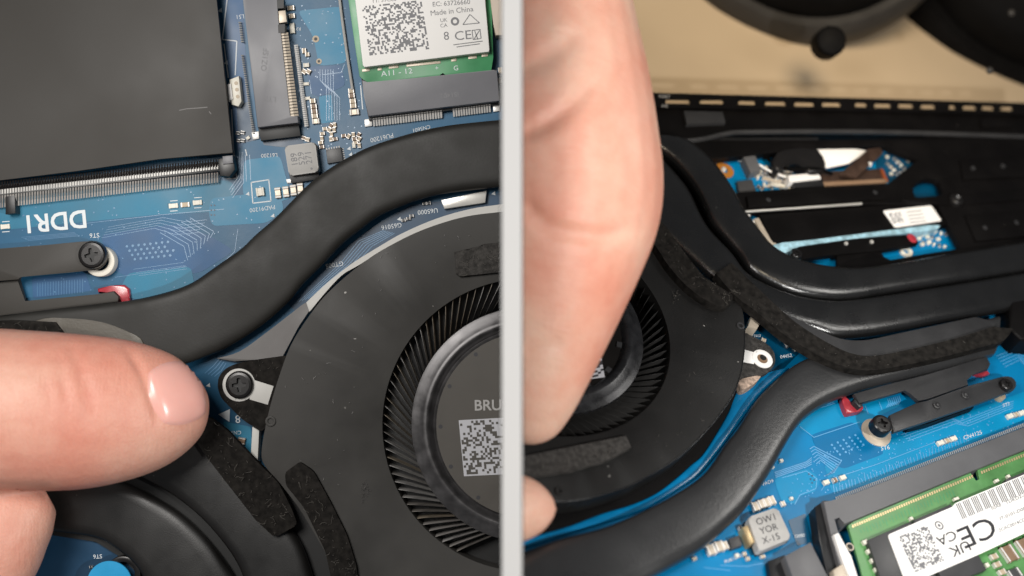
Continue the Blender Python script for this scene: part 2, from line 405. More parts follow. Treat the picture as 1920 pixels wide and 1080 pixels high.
CAP = {'tan': capmesh('tan', 'tin'), 'brown': capmesh('brown', 'tin'), 'dark': capmesh('chip', 'tin'), 'white': capmesh('cream', 'cream'), 'gold': capmesh('palegold', 'label')}
def cap(F, parent, px, py, lpx, wpx, rot, hgt, kind='tan', name='capacitor', h=0.0):
    o = bpy.data.objects.new(name, CAP[kind]); COL.objects.link(o); o.parent = parent
    a = math.radians(rot); q = P(F, px, py, h)
    d = P(F, px + 5 * math.cos(a), py - 5 * math.sin(a), h) - q; e = P(F, px - 5 * math.sin(a), py - 5 * math.cos(a), h) - q
    o.location = q - BASE[parent.name]; o.rotation_euler = (0, 0, math.atan2(d.y, d.x))
    o.scale = (d.length / 5 * lpx, e.length / 5 * wpx, hgt); return o
def fibres(F, pts, n, h, parent, length=(6, 16), seed=1, spread=1.0, wpx=.9, material='lint'):
    """loose lint lying along a traced polyline band: pts = [(px,py,halfwidth)]"""
    rnd = random.Random(seed); bm = bmesh.new()
    for _ in range(int(n * .5)):
        k = rnd.random() * (len(pts) - 1); i = int(k); t = k - i
        a, b = pts[i], pts[i + 1]; w = (a[2] + (b[2] - a[2]) * t) * spread
        tx, ty = b[0] - a[0], b[1] - a[1]; l = math.hypot(tx, ty) or 1
        off = rnd.uniform(-w, w); x = a[0] + tx * t - ty / l * off; y = a[1] + ty * t + tx / l * off
        an = rnd.uniform(0, 6.28); ln = rnd.uniform(*length) * (1 if rnd.random() < .35 else .35); q = []
        for s in range(4):
            q.append(P(F, x, y, h + .01 + .02 * rnd.random() + .012 * s)); an += rnd.uniform(-.8, .8); x += math.cos(an) * ln / 3; y += math.sin(an) * ln / 3
        tube(bm, q, wpx * .32 * scl(F, x, y, h), 3)
    return put('lint', bm, material, parent, kind='stuff')
def phillips(F, px, py, rpx, h0, h1, parent, rot=0, name='screw', material='screw', flat=True):
    c = P(F, px, py, h1); s = scl(F, px, py, h1); r = rpx * s; a0 = math.radians(rot)
    circ = [Vector((c.x + r * .72 * math.cos(t), c.y + r * .72 * math.sin(t), 0)) for t in [2 * math.pi * i / 32 for i in range(32)]]
    w, l = .11 * r, .5 * r
    cr = [(l, -w), (l, w), (w * 1.5, w * 1.5), (w, l), (-w, l), (-w * 1.5, w * 1.5), (-l, w), (-l, -w), (-w * 1.5, -w * 1.5), (-w, -l), (w, -l), (w * 1.5, -w * 1.5)]
    cr = [Vector((c.x + x * math.cos(a0) - y * math.sin(a0), c.y + x * math.sin(a0) + y * math.cos(a0), 0)) for x, y in cr]
    bm = bmesh.new(); prism(bm, circ, h1 - .35 * r, h1, [cr])
    lathe(bm, Vector((c.x, c.y, 0)), [(r * .72, h1), (r * .88, h1 - .03 * r), (r * .97, h1 - .12 * r), (r, h1 - .28 * r), (r, h0)], 40)
    o = put(name, bm, material, parent, ang=30)
    put('cross_recess', prism(bmesh.new(), [c + Vector((r * .55 * math.cos(t), r * .55 * math.sin(t), 0)) for t in [2 * math.pi * i / 12 for i in range(12)]], h1 - .45 * r, h1 - .3 * r), 'void', o)
    return o
def comb(F, p0, p1, n, wfrac, d, hs, seed=0, thick=.012):
    """a row of n small bent contacts from p0 to p1; d: pixel offset of each foot, hs: heights along it"""
    bm = bmesh.new(); m = len(hs)
    for i in range(n):
        for k in range(m - 1):
            q = []
            for t, s in ((k, 0), (k + 1, 0), (k + 1, 1), (k, 1)):
                f = (i + (s * wfrac) + (1 - wfrac) / 2) / n; u = t / (m - 1)
                q.append(P(F, p0[0] + (p1[0] - p0[0]) * f + d[0] * u, p0[1] + (p1[1] - p0[1]) * f + d[1] * u, hs[t]))
            vs = [bm.verts.new(x) for x in q] + [bm.verts.new(x - Vector((0, 0, thick))) for x in q]
            for f in ((0, 1, 2, 3), (7, 6, 5, 4), (0, 4, 5, 1), (1, 5, 6, 2), (2, 6, 7, 3), (3, 7, 4, 0)): bm.faces.new([vs[j] for j in f])
    bmesh.ops.recalc_face_normals(bm, faces=bm.faces[:]); return bm
def organic(tubes, voxel, iters, F):
    """rings of ellipses -> one continuous voxel-remeshed surface in scene coordinates"""
    bm = bmesh.new()
    for tb in tubes:
        c = [Vector(((x - 960) * (D - z) / (100 * D), (540 - y) * (D - z) / (100 * D), z)) for x, y, z, w, t in tb]
        n = 8; ks = np.linspace(0, len(tb) - 1, (len(tb) - 1) * 5 + 1)
        cc = [Vector(q) for q in smooth([tuple(x) for x in c], 5)]
        ww = np.array(smooth([(t_[3], t_[4]) for t_ in tb], 5)); rings = []
        for i, p in enumerate(cc):
            t = (cc[min(i + 1, len(cc) - 1)] - cc[max(0, i - 1)]).normalized()
            u = Vector((0, 0, 1)).cross(t).normalized(); v = t.cross(u)
            s = (D - p.z) / (100 * D); w = max(.01, ww[i][0]) * s; h = max(.01, ww[i][1])
            rings.append([bm.verts.new(p + u * w * math.cos(a) + v * h * math.sin(a)) for a in [2 * math.pi * k / 28 for k in range(28)]])
        for A, B in zip(rings[:-1], rings[1:]):
            for k in range(28): bm.faces.new((A[k], A[(k + 1) % 28], B[(k + 1) % 28], B[k]))
        bm.faces.new(rings[0][::-1]); bm.faces.new(rings[-1])
    bmesh.ops.recalc_face_normals(bm, faces=bm.faces[:])
    me = bpy.data.meshes.new('t'); bm.to_mesh(me); bm.free()
    o = bpy.data.objects.new('t', me); COL.objects.link(o)
    md = o.modifiers.new('r', 'REMESH'); md.mode = 'VOXEL'; md.voxel_size = voxel
    bpy.context.view_layer.update()
    m2 = bpy.data.meshes.new_from_object(o.evaluated_get(bpy.context.evaluated_depsgraph_get()))
    bpy.data.objects.remove(o)
    bm = bmesh.new(); bm.from_mesh(m2)
    for _ in range(iters): bmesh.ops.smooth_vert(bm, verts=bm.verts[:], factor=.5, use_axis_x=True, use_axis_y=True, use_axis_z=True)
    return bm
def topix(p): s = 100 * D / (D - p.z); return (960 + p.x * s, 540 - p.y * s)
def crease(bm, pl, width, depth, zmin=-9):
    """press a soft fold along a traced polyline into the surface facing the viewer"""
    q = np.array(resample(smooth(pl, 5), 60)); bm.normal_update()
    for v in bm.verts:
        if v.normal.z < .05 or v.co.z < zmin: continue
        x, y = topix(v.co); d = np.hypot(q[:, 0] - x, q[:, 1] - y); i = int(d.argmin()); f = math.exp(-(d[i] / width) ** 2)
        if f > .02:
            e = min(i, 59 - i) / 12; v.co -= v.normal * depth * f * min(1, e + .15)
# ------------------------------------------------------------------ the divider between the two halves
dv = bpy.data.objects.new('divider_panel', None); COL.objects.link(dv); dv.location = (0, 0, -8)
BASE[dv.name] = Vector((0, 0, -8)); FR[dv.name] = L
tag(dv, 'tall pale grey divider panel standing between the two opened laptops', 'divider')
ZT = 6.6; hw = .21 * (D - ZT) / D
put('panel', boxbm(bmesh.new(), -hw + .016, hw - .016, -7.5, 7.5, -8, ZT), 'divider', dv, clip=False)
for s in (-1, 1):
    a, b = sorted((s * hw, s * (hw - .016))); put('edge_trim', boxbm(bmesh.new(), a, b, -7.5, 7.5, -8, ZT + .004), 'edge', dv, clip=False)

# ================================================================== LEFT LAPTOP
lb = thing('circuit_board', 'muted blue laptop circuit board marked DDR1 with grey sockets, left of the divider', 'circuit board', L, 470, 540)
put('board', slab(L, [(-90, -90), (948, -90), (948, 1170), (-90, 1170)], -.16, 0), 'l_board', lb)
def patch(F, pts, m, parent, h=.004, r=8):
    if r: pts = roundpoly(pts, r, 3)
    bm = bmesh.new(); bm.faces.new([bm.verts.new(P(F, *p, h)) for p in pts]); bm.normal_update()
    for f in bm.faces:
        if f.normal.z < 0: f.normal_flip()
    return put('copper_or_shade_area', bm, m, parent)
patch(L, [(-80, 352), (430, 338), (442, 352), (430, 396), (300, 402), (-80, 440)], 'l_teal', lb)
patch(L, [(395, 372), (500, 360), (520, 345), (533, 395), (500, 418), (398, 424), (391, 400)], 'l_cyan', lb, .006, 10)
patch(L, [(188, 440), (330, 420), (390, 440), (440, 470), (375, 512), (240, 520), (205, 500)], 'l_violet', lb, .005, 14)
patch(L, [(240, 512), (358, 500), (366, 540), (330, 550), (250, 562), (226, 540)], 'l_teal', lb, .007, 10)
patch(L, [(458, 300), (525, 292), (540, 345), (545, 372), (470, 395), (455, 360)], 'l_cyan', lb, .007, 8)
patch(L, [(558, 20), (640, 12), (650, 118), (598, 124), (588, 70)], 'l_cyan', lb, .005, 10)
patch(L, [(598, 180), (622, 178), (626, 228), (602, 232)], 'l_cyan', lb, .006, 4)
patch(L, [(420, -80), (452, -80), (458, 60), (470, 250), (445, 285), (424, 90)], 'l_violet', lb, .005, 4)
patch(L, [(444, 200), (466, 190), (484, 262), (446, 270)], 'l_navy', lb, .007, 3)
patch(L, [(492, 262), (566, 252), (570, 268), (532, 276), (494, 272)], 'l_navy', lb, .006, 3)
patch(L, [(575, 125), (640, 122), (648, 160), (600, 182), (582, 176)], 'l_violet', lb, .006, 8)
patch(L, [(640, 470), (700, 425), (770, 385), (950, 360), (950, 400), (800, 420), (690, 475), (560, 590), (540, 570)], 'l_navy', lb, .005, 0)  # navy band paints the shade along the heat pipe's lower edge
patch(L, [(60, 520), (160, 510), (172, 545), (62, 560)], 'l_violet', lb, .006, 6)
patch(L, [(418, 790), (470, 800), (474, 850), (440, 840), (425, 815)], 'l_teal', lb, .006, 4)
patch(L, [(100, 1000), (300, 1040), (300, 1100), (60, 1100)], 'l_navy', lb, .005, 0)
put('trace_bundle', lines(L, [[(300 + 8 * i, 436 - 4 * i), (345 + 8 * i, 462 - 4 * i), (352 + 6 * i, 488 - 6 * i)] for i in range(8)], 1.3, .009), 'l_trace', lb, kind='stuff')
put('trace_bundle', lines(L, [[(560 + 6 * i, 566 - 2 * i), (640 + 5 * i, 492 + 1 * i), (672 + 5 * i, 452 + 2 * i), (720 + 4 * i, 432 + i)] for i in range(6)], 1.2, .009), 'l_trace', lb, kind='stuff')
put('trace_bundle', lines(L, [[(384 + 6 * i, 700 + 2 * i), (400 + 5 * i, 686 + 3 * i), (412 + 4 * i, 672 + 3 * i)] for i in range(4)], 1.6, .009), 'l_trace', lb, kind='stuff')
put('trace_bundle', lines(L, [[(70 + 5 * i, 530 - .4 * i), (70 + 5 * i, 556 - .4 * i)] for i in range(18)] + [[(150, 420), (310, 402), (420, 392)], [(216, 520), (350, 500)], [(604, 140), (640, 136), (646, 120)], [(580, 150), (584, 176)], [(460, 290), (462, 340)], [(468, 290), (470, 338)], [(410, 500), (440, 472), (446, 430)]], 1.0, .0095), 'l_trace', lb, kind='stuff')
bm = bmesh.new()
for r in range(4):
    for c in range(8 - r % 2): disc(L, 238 + c * 11 + r * 5, 462 + r * 8 - c * 1.2, 2.6, 0, .014, 8, bm=bm)
put('via_field', bm, 'l_trace', lb, kind='stuff')
bm = bmesh.new()
for r in range(3):
    for c in range(2): disc(L, 396 + c * 6, 385 + r * 9, 1.8, 0, .012, 8, bm=bm)
put('via_field', bm, 'l_navy', lb, kind='stuff')
for x, y, r in ((592, 73, 5.2), (598, 115, 4.2)):
    h = put('drill_hole', ringp(L, x, y, r * .62, r * 1.25, 0, .012, 20), 'tan', lb); put('bore', disc(L, x, y, r * .7, -.01, .009, 16), 'void', h)
rv = random.Random(5); bm = bmesh.new()
for _ in range(260):
    x, y = rv.uniform(0, 500), rv.uniform(345, 560)
    if rv.random() < .45: x, y = rv.uniform(560, 680), rv.uniform(0, 290)
    disc(L, x, y, rv.uniform(.9, 1.6), 0, .0105, 6, bm=bm)
put('via_field', bm, 'l_trace', lb, kind='stuff')
put('trace_bundle', lines(L, [[(190 + 3 * i, 446 - 5 * i), (290 + 4 * i, 428 - 5 * i), (330 + 5 * i, 440 - 6 * i), (372 + 4 * i, 436 - 6 * i)] for i in range(5)] + [[(600 + 5 * i, 130), (600 + 5 * i, 150 + 4 * i), (612 + 5 * i, 164 + 4 * i), (612 + 5 * i, 226)] for i in range(6)] + [[(40 + 4 * i, 445 + 2 * i), (140 + 3 * i, 436 + 2 * i)] for i in range(4)] + [[(446 + 3 * i, 285), (448 + 3 * i, 330 + 4 * i), (430 + 2 * i, 356 + 5 * i)] for i in range(4)] + [[(250 + 5 * i, 505 + 6 * i), (345 + 3 * i, 492 + 6 * i)] for i in range(3)], .9, .0098), 'l_trace', lb, kind='stuff')
# silkscreen
W = 'white'
text(L, 'DDR1', 102, 413, .012, 47, 185.5, W, lb, bold=1.6)
for s, x, y, z, r in (('ST6', 177, 441, 12, 183), ('L61200', 505, 291, 10.5, 183), ('PAD91200', 492, 391, 11, 188), ('PU61200', 716, 258, 12, 193),
                      ('CN5601', 790, 241, 10, 193), ('U65000', 802, 396, 12, 187), ('G65016', 734, 424, 12, 189), ('GT005', 627, 496, 12, 190),
                      ('8', 446, 785, 21, 182), ('CN12', 440, 811, 10, 182), ('ST6', 183, 1043, 11, 183), ('L51', 450, 31, 11, 185), ('R3', 560, 54, 8, 180)):
    text(L, s, x, y, .012, z, r, W, lb)
put('arrow_mark', slab(L, [(409, 777), (431, 767), (430, 791)], .004, .012), W, lb)
for pl in ([[(428, -20), (417, 74)], [(417, 74), (444, 77), (441, 141)], [(420, 82), (428, 146)], [(434, 205), (440, 330)], [(425, 335), (444, 334), (438, 282)],
    [(471, 342), (504, 337), (508, 377), (474, 381), (471, 342)], [(690, 152), (676, 142)], [(676, 160), (680, 205)], [(460, 280), (463, 292)]]): put('silkscreen_line', lines(L, [pl], 2.1, .011), W, lb)
for x, y in ((412, 19), (423, 117), (464, 363), (654, 278), (657, 289), (748, 410), (925, 362), (511, 404), (390, 722), (536, 608)):
    put('solder_dot', slab(L, [(x - 4, y + 2), (x + 3, y - 4), (x + 4, y + 4)], 0, .02, .004), W, lb)
# memory socket with contacts
ms = put('memory_socket', slab(L, [(-90, 360), (0, 347), (408, 302), (412, 322), (0, 366), (-90, 380)], 0, .30, .02), 'dark', lb)
put('contact_row', comb(L, (-90, 366), (410, 308), 98, .6, (0, 34), [.31, .30, .24, .16, .12]), 'steel', ms, kind='stuff')
put('contact_row', comb(L, (-90, 350), (408, 298), 98, .5, (0, 14), [.40, .38, .33]), 'screw', ms, kind='stuff')
put('key_block', slab(L, [(10, 358), (27, 356), (29, 400), (10, 402)], 0, .26, .01), 'dark', ms)
put('latch', slab(L, [(408, 298), (437, 292), (441, 318), (430, 332), (412, 330)], 0, .34, .02), 'dark', ms)
put('latch_pad', slab(L, [(417, 293), (436, 291), (437, 306), (418, 308)], .30, .38, .01), 'socket', ms)
for x, y, k in ((326, 386, 'white'), (348, 384, 'tan'), (371, 380, 'white'), (11, 425, 'white')):
    cap(L, lb, x, y, 17, 9, 5, .05, k)
for x, y in ((326, 386), (371, 380), (11, 425)):
    for d in (-9.5, 9.5): put('silkscreen_line', lines(L, [[(x - 7, y + d + .5), (x + 7, y + d - .5)]], 1.4, .011), W, lb)
# plug socket with white holes at the sheet's edge
pc = put('plug_socket', slab(L, [(430, 149), (448, 142), (453, 190), (447, 200), (434, 196)], 0, .22, .02), 'cream', lb)
for y in (156, 168, 181): put('plug_hole', disc(L, 442 + (y - 150) * .12, y, 3.6, .2, .226, 12), 'tan', pc)
put('plug_tab', slab(L, [(425, 158), (433, 156), (437, 186), (428, 190)], 0, .26, .02), 'label', pc)
# m.2 socket standing empty
m2 = put('card_socket', slab(L, [(455, -60), (516, -60), (522, 40), (526, 60), (543, 219), (558, 217), (559, 230), (483, 239), (456, 2)], .03, .40, .012), 'socket', lb)
put('socket_front', slab(L, [(483, 236), (559, 227), (564, 255), (489, 264)], .0, .18, .01), 'void', m2)
put('contact_row', comb(L, (523, 62), (543, 220), 28, .74, (17, -2), [.37, .36, .33]), 'palegold', m2, kind='stuff')
put('contact_row', comb(L, (551, 84), (571, 238), 40, .8, (7.5, -1), [.14, .12, .08]), 'label', m2, kind='stuff')
put('contact_row', comb(L, (452, 102), (473, 252), 36, .6, (4.5, 0), [.04, .06, .10]), 'steel', m2, kind='stuff')
put('contact_row', comb(L, (447, 40), (452, 80), 9, .6, (5, 0), [.04, .06, .10]), 'steel', m2, kind='stuff')
put('contact_plate', slab(L, [(518, 21), (535, 19), (538, 41), (520, 44)], .2, .36, .01), 'palegold', m2)
for x, y in ((525, 8), (527, 54)): put('socket_slot', slab(L, [(x - 6, y - 8), (x + 7, y - 9), (x + 7, y + 7), (x - 5, y + 8)], .2, .405), 'void', m2)
text(L, 'LTK', 505, 185, .404, 15, 175, 'greyink', m2); text(L, 'OZ1SF', 497, 112, .404, 15, 83, 'greyink', m2)
put('end_pad', slab(L, [(471, 248), (485, 246), (486, 260), (474, 262)], 0, .05, .01), 'tin', m2)
# the many chip components
S = [(546, 16, 14, 9, 5, 'tan'), (548, 31, 12, 9, 5, 'tan'), (549, 54, 9, 20, 5, 'white'), (571, 96, 8, 10, 5, 'tan'), (577, 103, 8, 8, 5, 'tan'), (575, 123, 11, 8, 5, 'white'), (571, 135, 9, 9, 60, 'tan'),
     (579, 135, 9, 9, 60, 'tan'), (575, 158, 10, 6, 5, 'white'), (578, 185, 9, 6, 5, 'white'), (587, 190, 11, 9, 6, 'tan'), (589, 200, 12, 9, 6, 'brown'), (590, 209, 12, 9, 6, 'brown'), (591, 218, 12, 9, 6, 'tan'), (593, 228, 14, 10, 6, 'gold'),
     (659, 171, 11, 9, 6, 'tan'), (660, 180, 12, 9, 6, 'brown'), (662, 190, 12, 9, 6, 'tan'), (663, 199, 12, 9, 6, 'tan'), (665, 211, 18, 11, 6, 'gold'),
     (447, 250, 6, 8, 80, 'dark'), (456, 249, 6, 8, 80, 'dark'), (448, 264, 6, 8, 80, 'dark'), (456, 264, 6, 8, 80, 'dark'), (466, 259, 7, 6, 30, 'white'),
     (577, 262, 8, 9, 80, 'tan'), (570, 259, 7, 8, 80, 'brown')]
for x, y in ((621, 236), (628, 235), (610, 242), (618, 244), (627, 244), (605, 251), (622, 252), (604, 260), (621, 261), (629, 261), (602, 268), (604, 276), (645, 255), (654, 256), (663, 253), (673, 253), (665, 261), (674, 261), (667, 268), (674, 273), (664, 273)):
    S.append((x, y, 9.5, 6.5, random.choice((8, 96, 60, 96)), random.choice(('tan', 'brown', 'white', 'tan'))))
for x, y in ((522, 362), (537, 360), (551, 357), (564, 354)): S.append((x, y, 20, 11.5, 97, 'gold'))
for x, y in ((796, 382), (804, 381), (757, 413), (766, 410), (772, 405)): S.append((x, y, 8, 6, 8, 'dark'))
S += [(454, 826, 12, 14, 80, 'brown'), (172, 1062, 6, 5, 5, 'dark'), (184, 1062, 6, 5, 5, 'dark'), (938, 133, 8, 12, 5, 'tan'), (937, 152, 8, 10, 5, 'tan')]
for x, y, a, b, r, k in S: cap(L, lb, x, y, a, b, r, .045 + .0035 * min(a, b), k)
cap(L, lb, 489, 360, 15, 16, 8, .09, 'white', 'indicator_lamp')
ch = put('chip', slab(L, [(611, 281), (639, 276), (643, 302), (614, 307)], 0, .1, .01), 'chip', lb)
put('contact_row', comb(L, (610, 278), (638, 273), 6, .5, (.6, 5), [.01, .03]), 'tin', ch, kind='stuff'); put('contact_row', comb(L, (640, 277), (644, 300), 6, .5, (4, -.5), [.03, .01]), 'tin', ch, kind='stuff')
ind = put('inductor', slab(L, [(533, 274), (591, 266), (598, 322), (542, 330)], .05, .34, .03, r=7), 'ferrite', lb)
put('inductor_base', slab(L, [(541, 322), (599, 314), (598, 336), (546, 344)], 0, .12, .01), 'dark', ind)
put('solder_foot', slab(L, [(536, 336), (554, 334), (556, 342), (538, 344)], 0, .04, .01), 'tin', ind); put('solder_foot', slab(L, [(588, 330), (598, 329), (598, 336), (588, 338)], 0, .04, .01), 'tin', ind)
for i, s in enumerate(('189', '529', '271')): text(L, s, 552 + i * 13.5, 299 - i * 2, .344, 17, 97, 'greyink', ind)
put('polarity_dot', disc(L, 584, 316, 2.2, .33, .345, 10), 'greyink', ind)
put('silver_plug', slab(L, [(827, 375), (913, 357), (910, 380), (833, 392)], 0, .16, .02), 'steel', lb)
# screw post and blue sticker at the bottom
stl = put('screw_post', ringp(L, 230, 1076, 22, 33, 0, .3, bev=.02), 'screw', lb)

# memory cover sheet
mcv = put('memory_cover', slab(L, [(-90, -90), (400, -90), (406, 0), (437, 287), (300, 298), (148, 320), (0, 338), (-90, 350)], .40, .47, .012), 'l_cover', F=L,
    label='large flat dark grey memory cover sheet in the upper left corner', cat='cover')
put('scratch', lines(L, [[(336, 207), (350, 204), (372, 202.5), (389, 201)]], 1.6, .4745), 'l_greyplate', mcv); put('scratch', lines(L, [[(392, 209), (396, 214)]], 1.4, .4745), 'l_greyplate', mcv)
put('sticker_disc', disc(L, 205, 1094, 42, .31, .35, 40, .005), 'skyblue', F=L, label='round sky blue sticker at the bottom left edge below the fingers', cat='sticker')

# wireless card in its socket
ws = put('card_socket', slab(L, [(677, 146), (688, 156), (760, 148), (926, 133), (932, 130), (937, 189), (690, 218), (682, 180)], .02, .36, .02), 'socket', lb)
put('socket_front', slab(L, [(690, 214), (937, 185), (937, 196), (692, 226)], 0, .15, .01), 'void', ws)
put('contact_row', comb(L, (698, 222), (829, 206), 26, .7, (1, 15), [.16, .12, .08]), 'tin', ws, kind='stuff'); put('contact_row', comb(L, (848, 204), (920, 195), 15, .7, (1, 15), [.16, .12, .08]), 'tin', ws, kind='stuff')
put('solder_foot', slab(L, [(683, 224), (697, 222), (698, 236), (684, 238)], 0, .06, .01), 'tin', ws); put('solder_foot', slab(L, [(924, 197), (937, 196), (937, 208), (925, 210)], 0, .06, .01), 'tin', ws)
text(L, 'IS1402', 843, 178, .364, 13, 186, 'greyink', ws)
wc = thing('wireless_card', 'small green wireless card with white printed shield, plugged into the grey socket', 'wireless card', L, 795, 60)
put('card', slab(L, [(640, -90), (918, -90), (925, 108), (921, 133), (835, 141), (830, 136), (824, 142), (688, 157), (674, 143)], .25, .32, .005), 'green', wc)
sh = put('shield', slab(L, [(655, -90), (902, -90), (918, 92), (917, 97), (683, 126), (680, 122)], .33, .52, .02), 'label', wc)
codegrid(L, (678, 12), (112, -12), (15, 92), 34, 30, .524, 'greyink', sh, .46)
text(L, 'EC: 63726660', 846, 6, .524, 12.5, 4, 'greyink', sh); text(L, 'Made in China', 847, 21, .524, 14, 6, 'greyink', sh); text(L, 'T1: 39C63', 720, 0, .524, 11, 5, 'greyink', sh)
text(L, 'CE', 868, 67, .524, 24, 6, 'greyink', sh, wide=1.15); text(L, 'UK', 832, 38, .524, 10, 6, 'greyink', sh); text(L, 'CA', 832, 48, .524, 10, 6, 'greyink', sh); text(L, '8', 837, 68, .524, 22, 6, 'greyink', sh)
for pl in ([[(868, 46), (881, 27), (899, 43), (868, 46)], [(885, 57), (900, 55), (902, 72), (887, 74), (885, 57)], [(890, 58), (896, 74)], [(899, 57), (889, 73)], [(850, 84), (905, 77)], [(856, 88), (900, 82)]]): put('printed_mark', lines(L, [pl], 1.6, .525), 'greyink', sh)
put('printed_mark', ringp(L, 853, 40, 4, 8, .52, .5245, 20), 'greyink', sh)
for x, y, w in ((686, 130, 14), (712, 128, 8), (738, 124, 18), (794, 118, 64), (851, 111, 10), (886, 106, 16), (909, 102, 12)):
    put('solder_pad', slab(L, [(x - w / 2, y - 1 + w * .05), (x + w / 2, y - 1 - w * .05), (x + w / 2, y + 4 - w * .05), (x - w / 2, y + 4 + w * .05)], .32, .34, .004), 'palegold', wc)
text(L, 'A11 - 12', 744, 136, .324, 14, 6, W, wc, wide=1.2); text(L, 'G', 855, 128, .324, 13, 5, W, wc); text(L, '+', 819, 128, .324, 12, 5, W, wc)
put('antenna_cable', ptube(L, [(634, -40), (637, 0), (649, 90), (661, 168)], .07, 2.8), 'ferrite', lb)
put('beige_tab', slab(L, [(912, -60), (948, -60), (948, 66), (929, 66), (925, 45)], .05, .42, .02), 'beigetab', lb)

# bracket with its screw at the left edge
bk = thing('cooler_bracket', 'dark grey cooler bracket arm with a black cross screw, left edge below DDR1', 'bracket', L, 90, 500)
put('arm', slab(L, [(-90, 474), (0, 466), (90, 459), (150, 453)] + [(172 + 28 * math.cos(t), 479 - 28 * math.sin(t)) for t in np.linspace(1.9, -1.7, 14)] + [(130, 511), (38, 518), (36, 524), (-90, 534)], .30, .40, .015), 'l_cover', bk)
put('lower_rail', slab(L, [(-90, 540), (34, 524), (46, 566), (180, 552), (212, 546), (222, 556), (221, 566), (0, 592), (-90, 600)], .12, .26, .015), 'l_cover', bk)
put('spacer', ringp(L, 186, 490, 17, 29, .0, .24, bev=.03), 'cream', bk)
phillips(L, 171, 478, 26, .33, .52, bk, 12)
put('gel_bead', slab(L, [(182, 541), (205, 536), (232, 534), (241, 541), (244, 566), (226, 567), (221, 552), (206, 546), (184, 550)], .0, .13, .03, 3), 'red', bk)

# heat pipe
hp = put('heat_pipe', ribbon(L, [(-90, 600), (0, 593), (63, 584), (157, 573), (245, 563), (315, 547), (362, 529), (409, 497), (453, 466), (480, 440), (519, 406), (582, 343), (641, 302), (707, 270), (818, 239), (946, 224)],
    [(-90, 745), (0, 735), (120, 725), (240, 708), (330, 688), (399, 664), (427, 651), (468, 626), (506, 598), (544, 563), (566, 535), (604, 497), (641, 459), (676, 431), (723, 399), (818, 366), (946, 350)], .20, .50, 9, 110, 28, ky=3.4), 'l_pipe', F=L,
    label='thick charcoal heat pipe curving in an S above the finger and round the grey fan', cat='heat pipe')
put('cover_strip', slab(L, smooth([(70, 600), (130, 597), (190, 604), (240, 622), (268, 642), (262, 690), (180, 720), (60, 715), (30, 640)], 4, True), .50, .545, .012), 'brownplate', F=L,
    label='brown grey curved cover strip on the heat pipe just above the finger', cat='cover strip')
fo = put('foam_strip', slab(L, [(-90, 606), (20, 600), (104, 604), (132, 640), (120, 700), (-90, 700)], .505, .60, .02), 'foam', F=L, label='black foam strip at the left edge showing just above the finger', cat='foam strip')
fibres(L, [(0, 612, 8), (120, 618, 14)], 30, .60, fo, seed=11)

# lower pipes and foam strips, bottom left
put('groove_backing', slab(L, [(90, 880), (260, 860), (390, 790), (480, 872), (530, 900), (600, 1000), (650, 1130), (300, 1150), (262, 1080), (228, 1046), (180, 1016), (100, 1004)], .02, .10), 'void', F=L,  # black sheet added under the pipes so the grooves read dark
    label='black backing added to darken the grooves between the lower pipes, bottom left', cat='tray')
put('heat_pipe', ribbon(L, [(-60, 830), (120, 850), (231, 902), (287, 930), (343, 966), (393, 1016), (437, 1076), (455, 1120)], [(-60, 985), (40, 990), (116, 998), (185, 1009), (231, 1038), (259, 1066), (272, 1095), (280, 1130)], .12, .40, 6, 70, 16), 'l_black', F=L,
    label='black heat pipe curving out at the bottom below the fingers, nearest the blue sticker', cat='heat pipe')
put('heat_pipe', ribbon(L, [(150, 780), (290, 770), (380, 800), (430, 850), (480, 910), (530, 970), (570, 1030), (600, 1130)], [(110, 830), (200, 850), (260, 893), (320, 925), (372, 965), (415, 1012), (447, 1060), (470, 1120)], .14, .46, 7, 70, 16), 'l_black', F=L,
    label='black flat pipe running from under the fingertip to the bottom edge beside the foam', cat='heat pipe')
fa = put('foam_strip', slab(L, roundpoly([(350, 800), (392, 782), (425, 806), (472, 856), (522, 905), (546, 952), (558, 984), (515, 1008), (480, 976), (430, 912), (382, 850)], 7), .44, .60, .02), 'foam', F=L, label='fuzzy black foam strip beside the fingertip, on the flat pipe', cat='foam strip')
fibres(L, [(390, 810, 26), (440, 870, 34), (500, 950, 34), (535, 985, 26)], 150, .62, fa, seed=2)

# cooling fan
fan = thing('cooling_fan', 'charcoal grey laptop fan with chrome ring and BRUSH lettering at lower middle', 'fan', L, 760, 800)
FX, FY = 992, 797; HT = .50
fc = P(L, FX, FY, HT); fs = scl(L, FX, FY, HT)
circ = lambda c, r, n=120: [Vector((c.x + r * math.cos(2 * math.pi * i / n), c.y + r * math.sin(2 * math.pi * i / n), 0)) for i in range(n)]
out = smooth([(1060, 384), (1000, 388), (940, 397), (890, 403), (849, 412), (800, 428), (755, 448), (700, 479), (650, 517), (608, 556), (580, 592), (556, 628), (541, 657), (528, 692), (515, 732), (505, 768), (497, 804), (490, 850), (497, 874), (524, 905), (562, 955), (598, 1015), (620, 1060), (640, 1130)], 4) + [(700, 1240), (1000, 1290), (1330, 1200), (1340, 600), (1200, 430)]
shell = put('shell', prism(bmesh.new(), [P(L, *p, HT) for p in out], .06, HT, [circ(fc, 275 * fs)], .014), 'l_fan', fan)
put('rim_strip', slab(L, smooth([(1000, 374), (940, 383), (881, 392), (818, 410), (755, 437), (708, 464), (660, 494), (616, 528), (574, 567)], 4) + smooth([(580, 585), (607, 552), (641, 516), (673, 497), (723, 466), (786, 435), (849, 413), (940, 397), (1000, 389)], 4), .05, .34, .01), 'l_rim', fan)
put('rim_strip', slab(L, [(473, 800), (486, 806), (483, 868), (470, 857)], .02, .3, .01), 'l_rim', fan)
